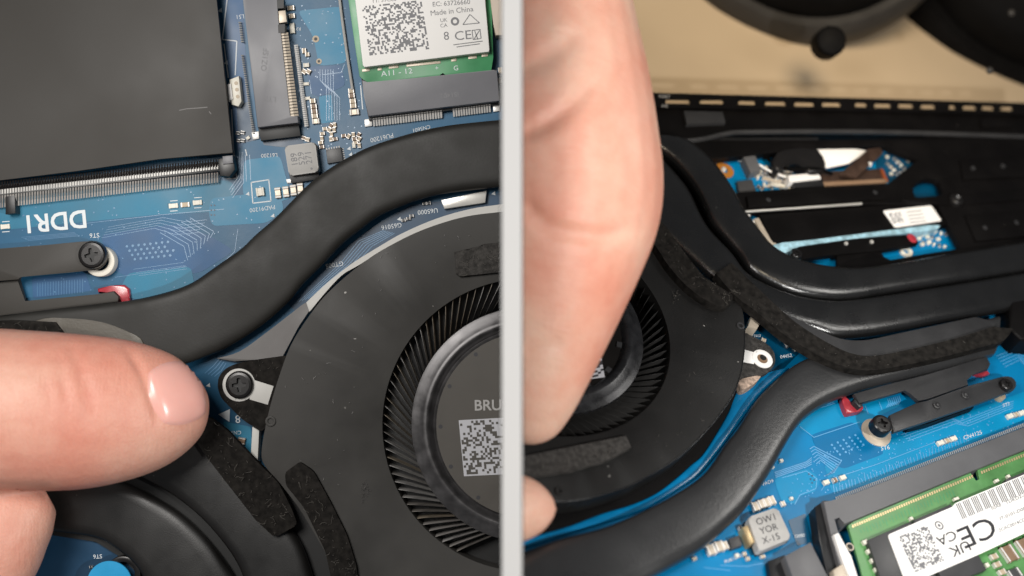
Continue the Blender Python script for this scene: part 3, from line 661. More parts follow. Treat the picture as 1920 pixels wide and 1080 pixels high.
put('grey_web', slab(L, smooth([(405, 672), (449, 659), (500, 623), (548, 586), (574, 567), (592, 566)], 4) + [(560, 612), (531, 668), (484, 674), (440, 678)], .03, .16, .01), 'l_greyplate', fan)
put('impeller_well', disc(L, FX, FY, 285, -.02, .03, 90), 'void', fan)
hub = put('hub_ring', lathe(bmesh.new(), Vector((fc.x, fc.y, 0)), [(222 * fs, .36), (221 * fs, .415), (216 * fs, .43), (207 * fs, .445), (200 * fs, .475), (194 * fs, .50), (189 * fs, .485), (185 * fs, .40), (180 * fs, .35), (176 * fs, .38), (173 * fs, .45)], 140), 'chrome', fan, ang=50)
hd = put('hub_disc', disc(L, FX, FY, 174, .30, .465, 110, .012), 'hubgrey', fan)
for k in range(12):
    t = math.radians(100 + k * 27.0); x, y = FX + 166 * math.cos(t), FY - 166 * math.sin(t)
    if x < 930: put('hub_dimple', disc(L, x, y, 4, .45, .468, 12), 'ink', hd)
text(L, 'BRUSH', 931, 760, .468, 28, 1, 'palelet', hd, bold=.8)
put('code_plate', slab(L, [(860, 788), (948, 783), (952, 889), (870, 893)], .46, .469), 'codepaper', hd)
codegrid(L, (862, 790), (80, -4), (9, 100), 19, 23, .4725, 'hubgrey', hd, .42)
# curved blades, each one a copy of the same mesh
bm = bmesh.new(); r0, r1 = 214 * fs, 279 * fs; K = 7; rows = []
for k in range(K + 1):
    t = k / K; r = r0 + (r1 - r0) * t; a = .02 + .34 * t - .10 * t * t; w = (1.2 + .35 * math.sin(3 * t)) * fs
    c = Vector((r * math.cos(a), r * math.sin(a), 0)); nrm = Vector((-math.sin(a - .75), math.cos(a - .75), 0)) * w
    top = .425 - .02 * t
    rows.append([bm.verts.new(c - nrm + Vector((0, 0, .05))), bm.verts.new(c - nrm + Vector((0, 0, top))), bm.verts.new(c + nrm + Vector((0, 0, top))), bm.verts.new(c + nrm + Vector((0, 0, .05)))])
for A, B in zip(rows[:-1], rows[1:]):
    for j in range(3): bm.faces.new((A[j], B[j], B[j + 1], A[j + 1]))
bm.faces.new(rows[0]); bm.faces.new(rows[-1][::-1]); bmesh.ops.recalc_face_normals(bm, faces=bm.faces[:])
blade_me = bpy.data.meshes.new('blade'); bm.to_mesh(blade_me); bm.free()
blade_dk = blade_me.copy(); blade_me.materials.append(M['l_greyplate']); 
M['l_blade'] = mat('grey_blade', (.30, .285, .27), .4, var=.25, vscale=2.5, bump=.1); blade_me.materials[0] = M['l_blade']
NB = 106
def blades(F, fanobj, c, n, me, mirror=1, sc=1.0, keep=None, dusty=None):
    rb_ = random.Random(n)
    for i in range(n):
        a = 2 * math.pi * i / n
        e = F.M @ (c + Vector((1.1 * r1 * sc * math.cos(a + .2 * mirror), 1.1 * r1 * sc * math.sin(a + .2 * mirror), 0))); q = F.M @ (c + Vector((r0 * sc * math.cos(a), r0 * sc * math.sin(a), 0)))
        if min(e.x * F.side, q.x * F.side) < .17 or (keep and not keep(topix(e))): continue
        o = bpy.data.objects.new('blade', dusty if (dusty and 2.15 < a < 2.62) else rb_.choice(me)); COL.objects.link(o); o.parent = fanobj
        o.location = Vector((c.x, c.y, 0)) - BASE[fanobj.name]; o.rotation_euler = (0, 0, a); o.scale = (sc, sc * mirror, 1)
M['dusty_blade'] = mat('tan_dusty_blade', (.20, .18, .15), .6, col2=(.50, .40, .29), vscale=2.2)
blade_du = blade_me.copy(); blade_du.materials[0] = M['dusty_blade']
BV = [blade_me]
for k_, c_ in enumerate(((.20, .185, .17), (.36, .35, .34), (.26, .22, .17))):
    q_ = blade_me.copy(); q_.materials[0] = mat('grey_blade', c_, .42, var=.4, vscale=4, bump=.1); BV.append(q_)
blades(L, fan, fc, NB, BV, -1, dusty=blade_du)
fp = put('foam_pad', slab(L, [(852, 473), (874, 467), (892, 466), (905, 458), (948, 453), (948, 510), (862, 519), (855, 514)], .49, .62, .03), 'felt', fan)
fibres(L, [(858, 495, 22), (935, 484, 24)], 40, .62, fp, seed=3); fibres(L, [(872, 500, 1), (892, 474, 1)], 10, .62, fp, seed=4, length=(14, 22))
fb = put('foam_strip', slab(L, roundpoly([(534, 886), (562, 866), (588, 884), (620, 942), (650, 1002), (668, 1060), (676, 1120), (628, 1120), (610, 1034), (570, 952), (536, 910)], 7), .48, .61, .02), 'foam', fan)
fibres(L, [(560, 890, 18), (600, 960, 22), (640, 1050, 22), (648, 1085, 20)], 130, .63, fb, seed=5)
# mounting ear
ear = put('mounting_ear', slab(L, smooth([(548, 668), (531, 668), (484, 674), (443, 682), (418, 696), (408, 718), (414, 744), (431, 763), (453, 785), (475, 800), (492, 808), (510, 780), (530, 720)], 4, True), .30, .41, .02), 'foam', fan)
put('metal_tongue', slab(L, [(466, 712), (478, 713), (513, 724), (502, 759), (468, 749)], .40, .425, .006), 'l_rim', ear)
put('washer', ringp(L, 448, 722, 22, 31, .40, .428, bev=.006), 'l_rim', ear)
phillips(L, 448, 722, 26.5, .40, .52, fan, 4)
put('rivet', ringp(L, 507, 790, 5, 10, .4, .53, bev=.01), 'l_fan', fan)
fibres(L, [(430, 740, 24), (470, 780, 14)], 30, .41, ear, seed=6, length=(3, 7)); fibres(L, [(470, 690, 12), (520, 690, 14)], 24, .41, ear, seed=8, length=(3, 7))
fibres(L, [(560, 700, 60), (600, 900, 60), (700, 520, 60), (900, 430, 20)], 70, HT, shell, seed=9, length=(3, 9), wpx=.8, material='palelet')
fibres(L, [(686, 896, 7), (684, 920, 8), (680, 944, 5)], 70, HT, shell, seed=12, length=(3, 6), wpx=1.1, material='l_greyplate')

# hand on the left: one finger pointing at the screw, another below it
hb = organic([[(-330, 752, 2.0, 158, 1.25), (-120, 764, 2.0, 156, 1.25), (40, 770, 1.9, 152, 1.22), (140, 772, 1.75, 147, 1.12), (215, 769, 1.6, 137, 1.02), (275, 765, 1.45, 122, .90), (325, 760, 1.3, 100, .76), (358, 756, 1.2, 74, .58), (380, 752, 1.12, 42, .36), (391, 750, 1.08, 12, .12)],
              [(-300, 1250, 1.5, 170, 1.1), (-150, 1130, 1.45, 150, 1.05), (-60, 1040, 1.35, 132, .95), (10, 975, 1.25, 105, .8), (58, 942, 1.15, 74, .6), (88, 925, 1.05, 40, .35)]], .055, 8, L)
for dx in (0, 34, -30): crease(hb, [(112 + dx, 700), (122 + dx, 745), (126 + dx, 790)], 5, .012)
crease(hb, [(130, 640), (150, 690), (168, 740), (175, 790)], 13, .035)
crease(hb, [(235, 650), (262, 690), (284, 745), (300, 800)], 9, .05)
crease(hb, [(-40, 916), (40, 922), (110, 922)], 14, .05)
crease(hb, [(105, 655), (118, 700), (130, 760)], 10, .018)
lbvh = BVHTree.FromBMesh(hb)
hand = put('hand', hb, 'skin', F=L, ang=180, clip=False, label='bare left hand reaching in, fingertip beside the fan screw, at the left edge', cat='hand')
def nail(F, bvh, c, ax, ay, parent, off=.03, n=18, curve=None):
    bm = bmesh.new(); g = {}
    for i in range(n + 1):
        for j in range(n + 1):
            u, v = 2 * i / n - 1, 2 * j / n - 1
            x = u * math.sqrt(1 - v * v / 2.6); y = v * math.sqrt(1 - u * u / 2.6)
            px = c[0] + ax[0] * x + ay[0] * y; py = c[1] + ax[1] * x + ay[1] * y
            d = Vector(((px - 960) / (100 * D), (540 - py) / (100 * D), -1)).normalized()
            h = bvh.ray_cast(Vector((0, 0, D)), d)
            if h[0] is None: continue
            e = max(abs(u), abs(v)); g[i, j] = bm.verts.new(h[0] + h[1] * (off * (1 - e ** 7) - .014 * (e > .99)))
    for i in range(n):
        for j in range(n):
            q = [g.get(k) for k in ((i, j), (i + 1, j), (i + 1, j + 1), (i, j + 1))]
            if all(q): bm.faces.new(q)
    bm.transform(F.I); bmesh.ops.recalc_face_normals(bm, faces=bm.faces[:]); return put('nail', bm, 'nail', parent, ang=180)
nail(L, lbvh, (332, 737), (52, -12), (18, 61), hand, off=.032)
# ================================================================== RIGHT LAPTOP
def rect(F, x0, x1, y0, y1, h0, h1): return boxbm(bmesh.new(), x0, x1, y0, y1, h0, h1)
TH = -1.3
put('table_top', rect(R, -14, 40, -30, 40, TH - .3, TH), 'table', F=R, base=Vector((0, 0, TH)), kind='structure')

# chassis
lap = thing('laptop_base', 'black laptop chassis with a row of slots along its far edge, before the beige table', 'laptop', R, 1600, 250, -1.2)
put('tray', slab(R, [(930, 240), (1960, 250), (1960, 1250), (930, 1250)], -1.2, -.2), 'r_black', lap)
slots = [(1247, 1294, 190), (1312, 1357, 190.5), (1384, 1417, 192), (1434, 1474, 193.5), (1489, 1527, 195), (1541, 1577, 195.5), (1603, 1626, 196), (1639, 1671, 197.5), (1684, 1713, 198), (1726, 1754, 199.5), (1779, 1792, 200.5), (1805, 1831, 201.5), (1841, 1864, 202), (1876, 1899, 203)]
holes = [roundpoly([(a + 2, y - 4.5), (b - 2, y - 4), (b, y + 4.5), (a, y + 4)], 2, 2) for a, b, y in slots]
rim = put('slotted_rim', slab(R, [(960, 164), (1230, 174), (1612, 184), (1960, 194), (1960, 216), (1600, 208), (1240, 201), (960, 196)], .28, .32, 0, holes=holes), 'r_black', lap)
put('rear_panel', slab(R, [(960, 196), (1240, 201), (1600, 208), (1960, 216), (1960, 266), (1650, 250), (1410, 249), (1357, 253), (1312, 263), (1240, 266), (960, 262)], -.5, .24, .03), 'r_black', lap)
put('ridge', ptube(R, [(960, 266), (1245, 265), (1312, 262), (1357, 252), (1410, 248), (1650, 248), (1960, 258)], .26, 5.5), 'r_bracket', lap)
put('foot_pad', slab(R, [(1282, 207), (1355, 209), (1361, 229), (1288, 232)], .22, .34, .02), 'r_bracket', lap)
put('foot_pad', slab(R, [(1838, 222), (1895, 224), (1900, 238), (1842, 238)], .22, .30, .02), 'r_black', lap)
for i, s in enumerate(('RESET', 'S40')): text(R, s, 1246, 181 + i * 18, .325, 8, -1, 'palelet', rim)
fin = bmesh.new()
for i in range(42): slab(R, [(1318 + i * 5.2, 258), (1320 + i * 5.2, 258), (1322 + i * 5.2, 278), (1320 + i * 5.2, 278)], -.1, .2, bm=fin)
put('cooling_fins', fin, 'r_bracket', lap, kind='stuff')
for x in (1316, 1350, 1386, 1420): put('copper_block', slab(R, [(x, 274), (x + 27, 275), (x + 29, 287), (x + 3, 286)], .0, .18, .02), 'copper', lap)

# circuit board
rb = thing('circuit_board', 'vivid blue laptop circuit board under black heat pipes, right of the divider', 'circuit board', R, 1500, 760)
put('board', slab(R, [(940, 268), (1960, 262), (1960, 1230), (940, 1230)], -.18, 0), 'r_board', rb)
patch(R, [(1480, 700), (1560, 760), (1640, 735), (1690, 760), (1625, 790), (1530, 818), (1500, 806)], 'r_light', rb, .005, 8)
patch(R, [(1520, 815), (1600, 790), (1640, 830), (1660, 850), (1580, 880), (1535, 850)], 'r_deep', rb, .006, 10)
patch(R, [(1452, 897), (1512, 879), (1530, 890), (1536, 905), (1528, 922), (1500, 930), (1492, 945), (1466, 940), (1456, 915)], 'r_light', rb, .006, 5)
patch(R, [(1545, 870), (1640, 835), (1960, 720), (1960, 770), (1660, 900), (1560, 925)], 'r_light', rb, .004, 8)
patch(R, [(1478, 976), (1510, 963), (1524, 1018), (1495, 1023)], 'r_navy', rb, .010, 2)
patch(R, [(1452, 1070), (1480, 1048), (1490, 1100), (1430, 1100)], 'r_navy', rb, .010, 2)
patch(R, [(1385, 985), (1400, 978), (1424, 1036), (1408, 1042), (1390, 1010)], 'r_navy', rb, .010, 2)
patch(R, [(1395, 636), (1420, 600), (1500, 660), (1470, 690), (1440, 700)], 'r_navy', rb, .010, 2)  # darker blue paints the foam strip's shade on the board
put('trace_bundle', lines(R, [[(1518 + i * 2.5, 842 + i * 5.5), (1526 + i * 2.5, 837 + i * 5.2), (1578 - i * 2.5, 864 + i * 4.2), (1560 - i * 3, 888 + i)] for i in range(6)], 1.5, .011), 'r_trace', rb, kind='stuff')
put('trace_bundle', lines(R, [[(1452 + i * .8, 886 + i * 3), (1512, 866 + i * 3), (1522, 858 + i * 4)] for i in range(4)], 1.5, .011), 'r_trace', rb, kind='stuff')
put('trace_bundle', lines(R, [[(1664 + i * 3.6, 748 - i * 1.0), (1667 + i * 3.6, 756 - i * .9), (1662 + i * 3.6, 764 - i * .9)] for i in range(7)] + [[(1622, 760), (1628, 776)], [(1648, 753), (1654, 768)], [(1526, 820), (1612, 791)], [(1500, 800), (1526, 820)], [(1838, 703), (1844, 713)]], 1.3, .011), 'r_trace', rb, kind='stuff')
put('trace_bundle', lines(R, [[(1565 + i * 5.8 + random.uniform(-2, 2), 926 - i * 2.25), (1562 + i * 5.8, 920 - i * 2.25 - random.uniform(2, 14))] for i in range(44)], 1.1, .011), 'r_trace', rb, kind='stuff')
bm = bmesh.new()
for r in range(4):
    for c in range(5): disc(R, 1560 + c * 11 + r * 5, 834 - c * 4.6 + r * 6, 2.3, 0, .016, 8, bm=bm)
put('via_field', bm, 'r_trace', rb, kind='stuff')
bm = bmesh.new()
for x, y in ((1517, 889), (1523, 892), (1520, 898), (1527, 900), (1523, 905)): disc(R, x, y, 1.8, 0, .013, 8, bm=bm)
put('via_field', bm, 'r_navy', rb, kind='stuff')
for s, x, y, z, r in (('ST6', 1660, 840, 11, 8), ('CN4125', 1824, 816, 10.5, 18), ('ST7', 1887, 759, 9, 14), ('04452', 1474, 668, 9, 9), ('CN12', 1418, 630, 7, 4), ('12000', 1499, 1005, 8, 8), ('PU61200', 1374, 1048, 9, 22), ('PAD9', 1440, 905, 9, 20)):
    text(R, s, x, y, .014, z, r, 'white', rb)
rv = random.Random(9); bm = bmesh.new()
for _ in range(220):
    x = rv.uniform(1480, 1900); y = rv.uniform(-6, 70) + 850 - (x - 1560) * .36
    disc(R, x, y, rv.uniform(.9, 1.5), 0, .013, 6, bm=bm)
put('via_field', bm, 'r_trace', rb, kind='stuff')
put('trace_bundle', lines(R, [[(1690 + i * 4, 815 + i * 4), (1780 + i * 4, 782 + i * 4), (1800 + i * 5, 790 + i * 3), (1900, 752 + i * 4)] for i in range(4)] + [[(1868 + i * 4, 668 + i * 5), (1900 + i * 3, 655 + i * 5), (1930, 668 + i * 6)] for i in range(5)] + [[(1500 + i * 4, 770 + i * 2), (1560 + i * 3, 752 + i * 2)] for i in range(3)] + [[(1466, 896), (1512, 883), (1532, 898), (1530, 916), (1500, 928), (1490, 946)], [(1540, 920), (1552, 900), (1640, 872), (1790, 815)], [(1350, 1060), (1400, 1062), (1430, 1056)], [(1320, 1064), (1370, 1070)]], 1.1, .0108), 'r_trace', rb, kind='stuff')
# edge film between fan and pipe
put('edge_film', ribbon(R, [(940, 1022), (1004, 1005), (1071, 985), (1127, 963), (1182, 947), (1227, 927), (1265, 899), (1293, 874), (1320, 849), (1365, 775), (1384, 728), (1430, 702)], [(940, 1040), (1004, 1022), (1077, 998), (1138, 980), (1196, 961), (1227, 946), (1279, 914), (1320, 881), (1382, 800), (1417, 750), (1440, 725), (1480, 690)], .0, .06, 3, 60, 10), 'film', rb)
# small components
for x, y, a, b, r, k in ((1414, 953, 11, 17, 12, 'gold'), (1425, 948, 10, 16, 12, 'gold'), (1435, 945, 10, 16, 12, 'gold'), (1445, 941, 10, 16, 12, 'gold'), (1330, 1034, 15, 20, 12, 'gold'), (1346, 1028, 15, 19, 12, 'gold'), (1358, 1025, 8, 15, 12, 'gold'),
                         (1547, 907, 10, 8, 18, 'white'), (1563, 903, 8, 8, 18, 'brown'), (1578, 898, 10, 8, 18, 'white'), (1761, 833, 11, 8, 18, 'white'), (1773, 829, 9, 8, 18, 'tan'), (1785, 825, 11, 8, 18, 'white'),
                         (1891, 783, 10, 8, 18, 'white'), (1902, 780, 8, 8, 18, 'tan'), (1913, 777, 10, 8, 18, 'white'), (1387, 995, 7, 10, 12, 'dark'), (1394, 1041, 6, 7, 12, 'tan'), (1400, 1050, 6, 7, 12, 'tan'), (1380, 1044, 6, 7, 12, 'white'), (1428, 1046, 8, 6, 12, 'tan'),
                         (1466, 947, 7, 9, 12, 'gold'), (1482, 937, 5, 5, 12, 'white'), (1464, 636, 5, 7, 30, 'tan'), (1490, 656, 5, 7, 30, 'white'), (1300, 1050, 8, 6, 20, 'tan'), (1430, 640, 9, 5, -25, 'tan'), (1478, 648, 12, 9, 10, 'dark'), (1446, 878, 6, 5, 10, 'white'), (1463, 866, 6, 5, 10, 'white')):
    cap(R, rb, x, y, a, b, r, .05 + .003 * min(a, b), k)
put('chip', slab(R, [(1367, 1010), (1386, 1003), (1392, 1022), (1372, 1029)], 0, .1, .01), 'chip', rb)
ind = put('inductor', slab(R, [(1402, 970), (1457, 951), (1484, 1009), (1424, 1034)], .06, .24, .03, r=7), 'ferriter', rb)
put('inductor_base', slab(R, [(1396, 978), (1455, 962), (1478, 1014), (1419, 1040)], 0, .09, .01), 'screw', ind)
put('winding', slab(R, [(1392, 988), (1402, 984), (1416, 1016), (1406, 1021)], 0, .20, .02), 'gold', ind)
for i, s in enumerate(('OW1', 'YOR', 'X-15')): text(R, s, 1437 + i * 4.5, 974 + i * 18, .244, 17, 17, 'ink', ind, ey=(-6.5, -17))
# second small-card socket at the bottom
cs = put('card_socket', slab(R, [(1472, 1042), (1520, 1016), (1560, 1095), (1500, 1120)], 0, .32, .02), 'socketr', rb)
put('socket_front', slab(R, [(1440, 1052), (1472, 1040), (1500, 1118), (1450, 1120)], 0, .12, .01), 'dark', cs)
put('contact_row', comb(R, (1468, 1052), (1490, 1110), 8, .7, (10, -4), [.13, .16, .2]), 'gold', cs, kind='stuff'); put('contact_row', comb(R, (1452, 1056), (1478, 1115), 8, .6, (6, -2), [.04, .08, .12]), 'tin', cs, kind='stuff')
# memory socket
ms = put('memory_socket', slab(R, [(1543, 938), (1558, 941), (1600, 926), (1760, 863), (1960, 785), (1960, 827), (1600, 975), (1583, 984), (1574, 968), (1562, 972), (1572, 999), (1588, 1040), (1606, 1100), (1590, 1120), (1560, 1010)], .0, .36, .02), 'socketr', rb)
put('socket_side', slab(R, [(1528, 950), (1543, 940), (1566, 1010), (1590, 1120), (1560, 1120), (1536, 1010)], 0, .26, .01), 'dark', ms)
put('latch', slab(R, [(1563, 1002), (1573, 998), (1596, 1043), (1612, 1090), (1600, 1100), (1580, 1050)], .30, .44, .02), 'label', ms)
put('latch_hook', slab(R, [(1562, 1068), (1580, 1056), (1600, 1100), (1570, 1110)], .1, .40, .03), 'palegold', ms)
put('contact_row', comb(R, (1568, 938), (1960, 784), 110, .5, (-2.2, -6), [.10, .05, .02]), 'tin', ms, kind='stuff')
# memory module
mm = thing('memory_module', 'green memory module with a white CE label in the bottom right corner', 'memory module', R, 1780, 1010, .2)
put('card', slab(R, [(1590, 985), (1600, 978), (1820, 886), (1830, 902), (1837, 899), (1832, 881), (1960, 830), (1960, 1200), (1650, 1230), (1612, 1060)], .24, .30, .006), 'greenr', mm)
put('contact_row', comb(R, (1596, 985), (1824, 890), 52, .62, (1.8, 5), [.306, .306], thick=.002), 'gold', mm, kind='stuff'); put('contact_row', comb(R, (1838, 884), (1960, 834), 28, .62, (1.8, 5), [.306, .306], thick=.002), 'gold', mm, kind='stuff')
put('print_band', lines(R, [[(1612 + i * 6 + random.uniform(-1, 1), 992 - i * 2.55), (1616 + i * 6, 1000 - i * 2.55 + random.uniform(-2, 6))] for i in range(30)], 1.6, .304), 'green', mm, kind='stuff')
hl = put('notch_hole', ringp(R, 1594, 1025, 6, 8, .29, .306, 20), 'palegold', mm); put('bore', disc(R, 1594, 1025, 6.2, .26, .303, 16), 'void', hl)
put('memory_chip', slab(R, [(1627, 1012), (1708, 977), (1762, 1095), (1668, 1135)], .30, .42, .015), 'chip', mm)
put('memory_chip', slab(R, [(1713, 975), (1783, 945), (1850, 1068), (1772, 1098)], .30, .42, .015), 'chip', mm)
put('memory_chip', slab(R, [(1885, 899), (1960, 868), (1960, 990), (1920, 985)], .30, .42, .015), 'chip', mm)
for i in range(5):
    cap(R, mm, 1620 + i * 7.2, 1019 + i * 17, 9, 8, 22, .07, 'white', h=.30); cap(R, mm, 1631 + i * 7.2, 1016 + i * 17, 6, 6, 22, .06, 'tan', h=.30)
for x, y, a, b, r, k in ((1790, 938, 9, 5, 20, 'white'), (1866, 904, 7, 5, 20, 'white'), (1706, 975, 5, 6, 20, 'white'), (1888, 896, 5, 6, 20, 'white'), (1861, 1046, 13, 10, 20, 'tan'), (1867, 1061, 13, 10, 20, 'tan'), (1876, 1075, 13, 10, 20, 'tan'), (1890, 1040, 22, 32, 22, 'brown'), (1920, 1028, 24, 34, 22, 'brown'), (1900, 1078, 22, 20, 22, 'dark'), (1848, 1062, 6, 8, 20, 'white')):
    cap(R, mm, x, y, a, b, r, .07, k, h=.30)
lab = put('label', slab(R, [(1664, 1003), (1786, 950), (1790, 944), (1960, 873), (1960, 982), (1837, 1039), (1700, 1098)], .425, .432, r=6), 'label', mm)
codegrid(R, (1684, 1007), (54, -22), (32, 66), 22, 24, .436, 'greyink', lab, .46)
put('barcode', lines(R, [[(1793 + i * 3.1, 945 - i * 1.3), (1806 + i * 3.1, 973 - i * 1.3)] for i in range(44) if (i * 7) % 5 != 1], 1.7, .436), 'greyink', lab, kind='stuff')
text(R, 'CE', 1832, 996, .436, 60, 203, 'ink', lab, ey=(25, 52)); text(R, 'UK', 1800, 1028, .436, 30, 203, 'ink', lab, ey=(12, 26)); text(R, 'CA', 1775, 1008, .436, 28, 203, 'ink', lab, ey=(11, 24))
put('printed_mark', ringp(R, 1761, 985, 6.5, 9, .43, .4365, 20), 'greyink', lab); put('printed_mark', disc(R, 1761, 985, 3, .43, .4365, 10), 'greyink', lab)
for s, x, y, z in (('TDKD2-A', 1905, 935, 10), ('IT-0101-D0D-11', 1906, 960, 10), ('2CAC0014CD0DD1', 1908, 980, 9), ('02A8', 1868, 950, 9)): text(R, s, x, y, .436, z, 23, 'greyink', lab, ey=(-3, -8))

# black cover frame with openings
A_ = [(1331, 298), (1450, 286), (1535, 277), (1660, 273), (1722, 298), (1664, 345), (1490, 353), (1379, 361)]
B_ = [(1395, 397), (1520, 389), (1615, 382), (1760, 383), (1779, 422), (1803, 465), (1735, 476), (1670, 487), (1640, 474), (1559, 501), (1502, 490), (1467, 475), (1442, 457), (1415, 424)]
C_ = roundpoly([(1712, 348), (1735, 334), (1760, 336), (1768, 365), (1740, 374), (1715, 370)], 8)
D_ = [(1730, 290), (1800, 285), (1890, 286), (1900, 306), (1820, 312), (1735, 310)]
cvp = put('cover_plate', slab(R, [(1240, 268), (1300, 264), (1960, 258), (1960, 530), (1860, 522), (1730, 542), (1605, 560), (1492, 554), (1400, 505), (1335, 420), (1280, 325)], .10, .26, .015, holes=[A_, B_, C_]), 'r_black', F=R,
    label='black cover plate with blue openings in the upper right, behind the curved pipes', cat='cover plate')
put('under_filler', slab(R, [(1120, 270), (1262, 262), (1290, 320), (1345, 430), (1400, 512), (1490, 556), (1560, 568), (1700, 552), (1900, 520), (1900, 572), (1700, 606), (1560, 606), (1400, 556), (1300, 470), (1200, 390)], .03, .16), 'r_black', cvp)  # black filler added so the gaps between the pipes read dark
# things in the far opening
patch(R, [(1725, 280), (1910, 276), (1915, 318), (1725, 322)], 'r_navy', rb, .012, 0); patch(R, [(1640, 296), (1680, 280), (1730, 290), (1700, 330), (1650, 346)], 'r_navy', rb, .011, 0); patch(R, [(1700, 330), (1780, 326), (1785, 385), (1700, 385)], 'r_navy', rb, .012, 0)  # dark patches painted on the board to dim the openings
rg = put('copper_ring', ringp(R, 1358, 319, 7, 19, 0, .02, 36), 'orange', rb); put('solder_dome', lathe(bmesh.new(), P(R, 1356, 319, 0), [(.06, 0), (.05, .05), (0, .07)], 16), 'tin', rg)
put('plug', slab(R, [(1394, 294), (1416, 290), (1428, 318), (1408, 324)], 0, .22, .02), 'socketr', rb); put('contact_row', comb(R, (1386, 300), (1400, 328), 9, .6, (8, -2), [.03, .06]), 'tin', rb, kind='stuff')
put('chip', slab(R, [(1382, 340), (1410, 336), (1418, 358), (1386, 360)], 0, .1, .01), 'chip', rb)
for i in range(22): cap(R, rb, 1424 + (i * 37 % 58), 322 + (i * 53 % 32), 6, 5, (i * 50) % 180, .05, ('white', 'tan', 'dark')[i % 3], 'resistor')
text(R, 'PCH6120', 1452, 331, .014, 9, -4, 'white', rb)
put('cable_boot', slab(R, smooth([(1452, 292), (1475, 281), (1530, 277), (1545, 300), (1548, 318), (1520, 322), (1500, 306), (1478, 304), (1462, 318), (1450, 308)], 4, True), .05, .34, .06, 3), 'screw', rb)
put('white_plug', slab(R, [(1478, 328), (1534, 323), (1540, 334), (1480, 341)], 0, .24, .02), 'label', rb); put('plug_housing', slab(R, [(1486, 338), (1542, 333), (1546, 348), (1490, 352)], 0, .2, .02), 'dark', rb)
tg = thing('cable_tag', 'white paper tag with a brown ribbon cable in the far opening', 'tag', R, 1580, 320, .2)
put('tag', slab(R, [(1533, 280), (1602, 279), (1630, 283), (1592, 306), (1547, 315)], .22, .25, .005), 'label', tg)
put('ribbon_cable', slab(R, [(1574, 326), (1596, 308), (1628, 279), (1650, 276), (1657, 286), (1632, 308), (1606, 332)], .28, .345, .015), 'mauve', tg)
put('ribbon_base', slab(R, [(1536, 322), (1655, 316), (1664, 341), (1544, 347)], .06, .16, .01), 'mauve', tg); put('ribbon_edge', slab(R, [(1541, 341), (1662, 335), (1665, 341), (1544, 348)], .14, .19, .005), 'brown', tg); put('ribbon_edge', slab(R, [(1651, 316), (1656, 316), (1666, 340), (1660, 340)], .14, .19, .005), 'copper', tg)
put('solder_blob', lathe(bmesh.new(), P(R, 1630, 309, .3), [(.06, 0), (.04, .06), (0, .08)], 12), 'tin', tg)
for i in range(34): cap(R, rb, 1412 + (i * 43 % 76), 314 + (i * 61 % 42), 5 + i % 3, 4, (i * 70) % 180, .05, ('white', 'tan', 'dark', 'brown')[i % 4], 'resistor')
for i in range(14): cap(R, rb, 1662 + (i * 19 % 44), 296 + (i * 31 % 34), 5, 4, (i * 70) % 180, .05, ('white', 'dark', 'tan')[i % 3], 'resistor')
for i in range(12): cap(R, rb, 1724 + (i * 23 % 56), 430 + (i * 17 % 36), 5, 4, (i * 70) % 180, .05, ('white', 'dark', 'white')[i % 3], 'resistor')
put('thin_cable', ptube(R, [(1436, 296), (1460, 312), (1490, 318), (1530, 316), (1560, 326)], [.12, .2, .3, .34, .22], 3.2), 'phones', rb); put('thin_cable', ptube(R, [(1384, 300), (1420, 308), (1446, 322), (1480, 334)], [.05, .18, .16, .1], 2.2), 'label', rb)
put('plug', slab(R, [(1340, 336), (1356, 332), (1366, 350), (1352, 356)], 0, .12, .01), 'socketr', rb)
for k_, q_ in enumerate(([(1690, 372), (1950, 352), (1950, 372), (1800, 384), (1700, 380)], [(1800, 300), (1950, 292), (1950, 330), (1806, 336)], [(1810, 404), (1950, 392), (1950, 440), (1830, 452)], [(1400, 368), (1660, 352), (1662, 372), (1404, 388)])):
    put('raised_panel', slab(R, q_, .25, .29 + .012 * k_, .012), 'r_black', cvp)
for x, y in ((1824, 316), (1880, 312), (1846, 428), (1905, 418), (1640, 362), (1440, 376)): put('rivet', lathe(bmesh.new(), P(R, x, y, .3), [(.06, 0), (.055, .03), (0, .045)], 14), 'r_bracket', cvp)
# drive in the middle opening
sd = thing('storage_drive', 'black storage drive with a small white label inside the middle opening', 'drive', R, 1600, 420)
put('body', slab(R, [(1424, 402), (1620, 388), (1700, 384), (1750, 386), (1776, 420), (1757, 423), (1600, 440), (1450, 455)], .02, .2, .015), 'r_black', sd)
put('side_clip', slab(R, [(1414, 410), (1423, 408), (1446, 452), (1480, 470), (1470, 476), (1440, 458)], .02, .19, .01), 'palegold', sd)
put('film_edge', slab(R, smooth([(1450, 458), (1520, 450), (1600, 440), (1680, 430), (1757, 421), (1752, 430), (1690, 438), (1660, 441), (1600, 448), (1540, 456), (1500, 462), (1470, 474)], 3, True), .02, .215, .02), 'paste', sd)
sl = put('label', slab(R, [(1655, 395), (1746, 385), (1766, 414), (1678, 427)], .203, .212, r=4), 'label', sd)
codegrid(R, (1666, 400), (22, -2.5), (8, 19), 11, 11, .215, 'greyink', sl, .45)
for i in range(4): put('printed_line', lines(R, [[(1700 + i * 2, 398 + i * 6.5), (1728 + i * 3, 395 + i * 6.3)]], 1.4, .216), 'greyink', sl)
put('bright_edge', ptube(R, [(1396, 397), (1500, 390), (1615, 382)], .25, 2.4), 'steel', sd)
for x, y in ((1402, 405), (1412, 418), (1432, 440)): put('solder_blob', lathe(bmesh.new(), P(R, x, y, .1), [(.05, 0), (.04, .05), (0, .07)], 10), 'tin', sd)
b2 = thing('cooler_bracket', 'narrow black bracket bar with two silver rivets below the storage drive', 'bracket', R, 1590, 465)
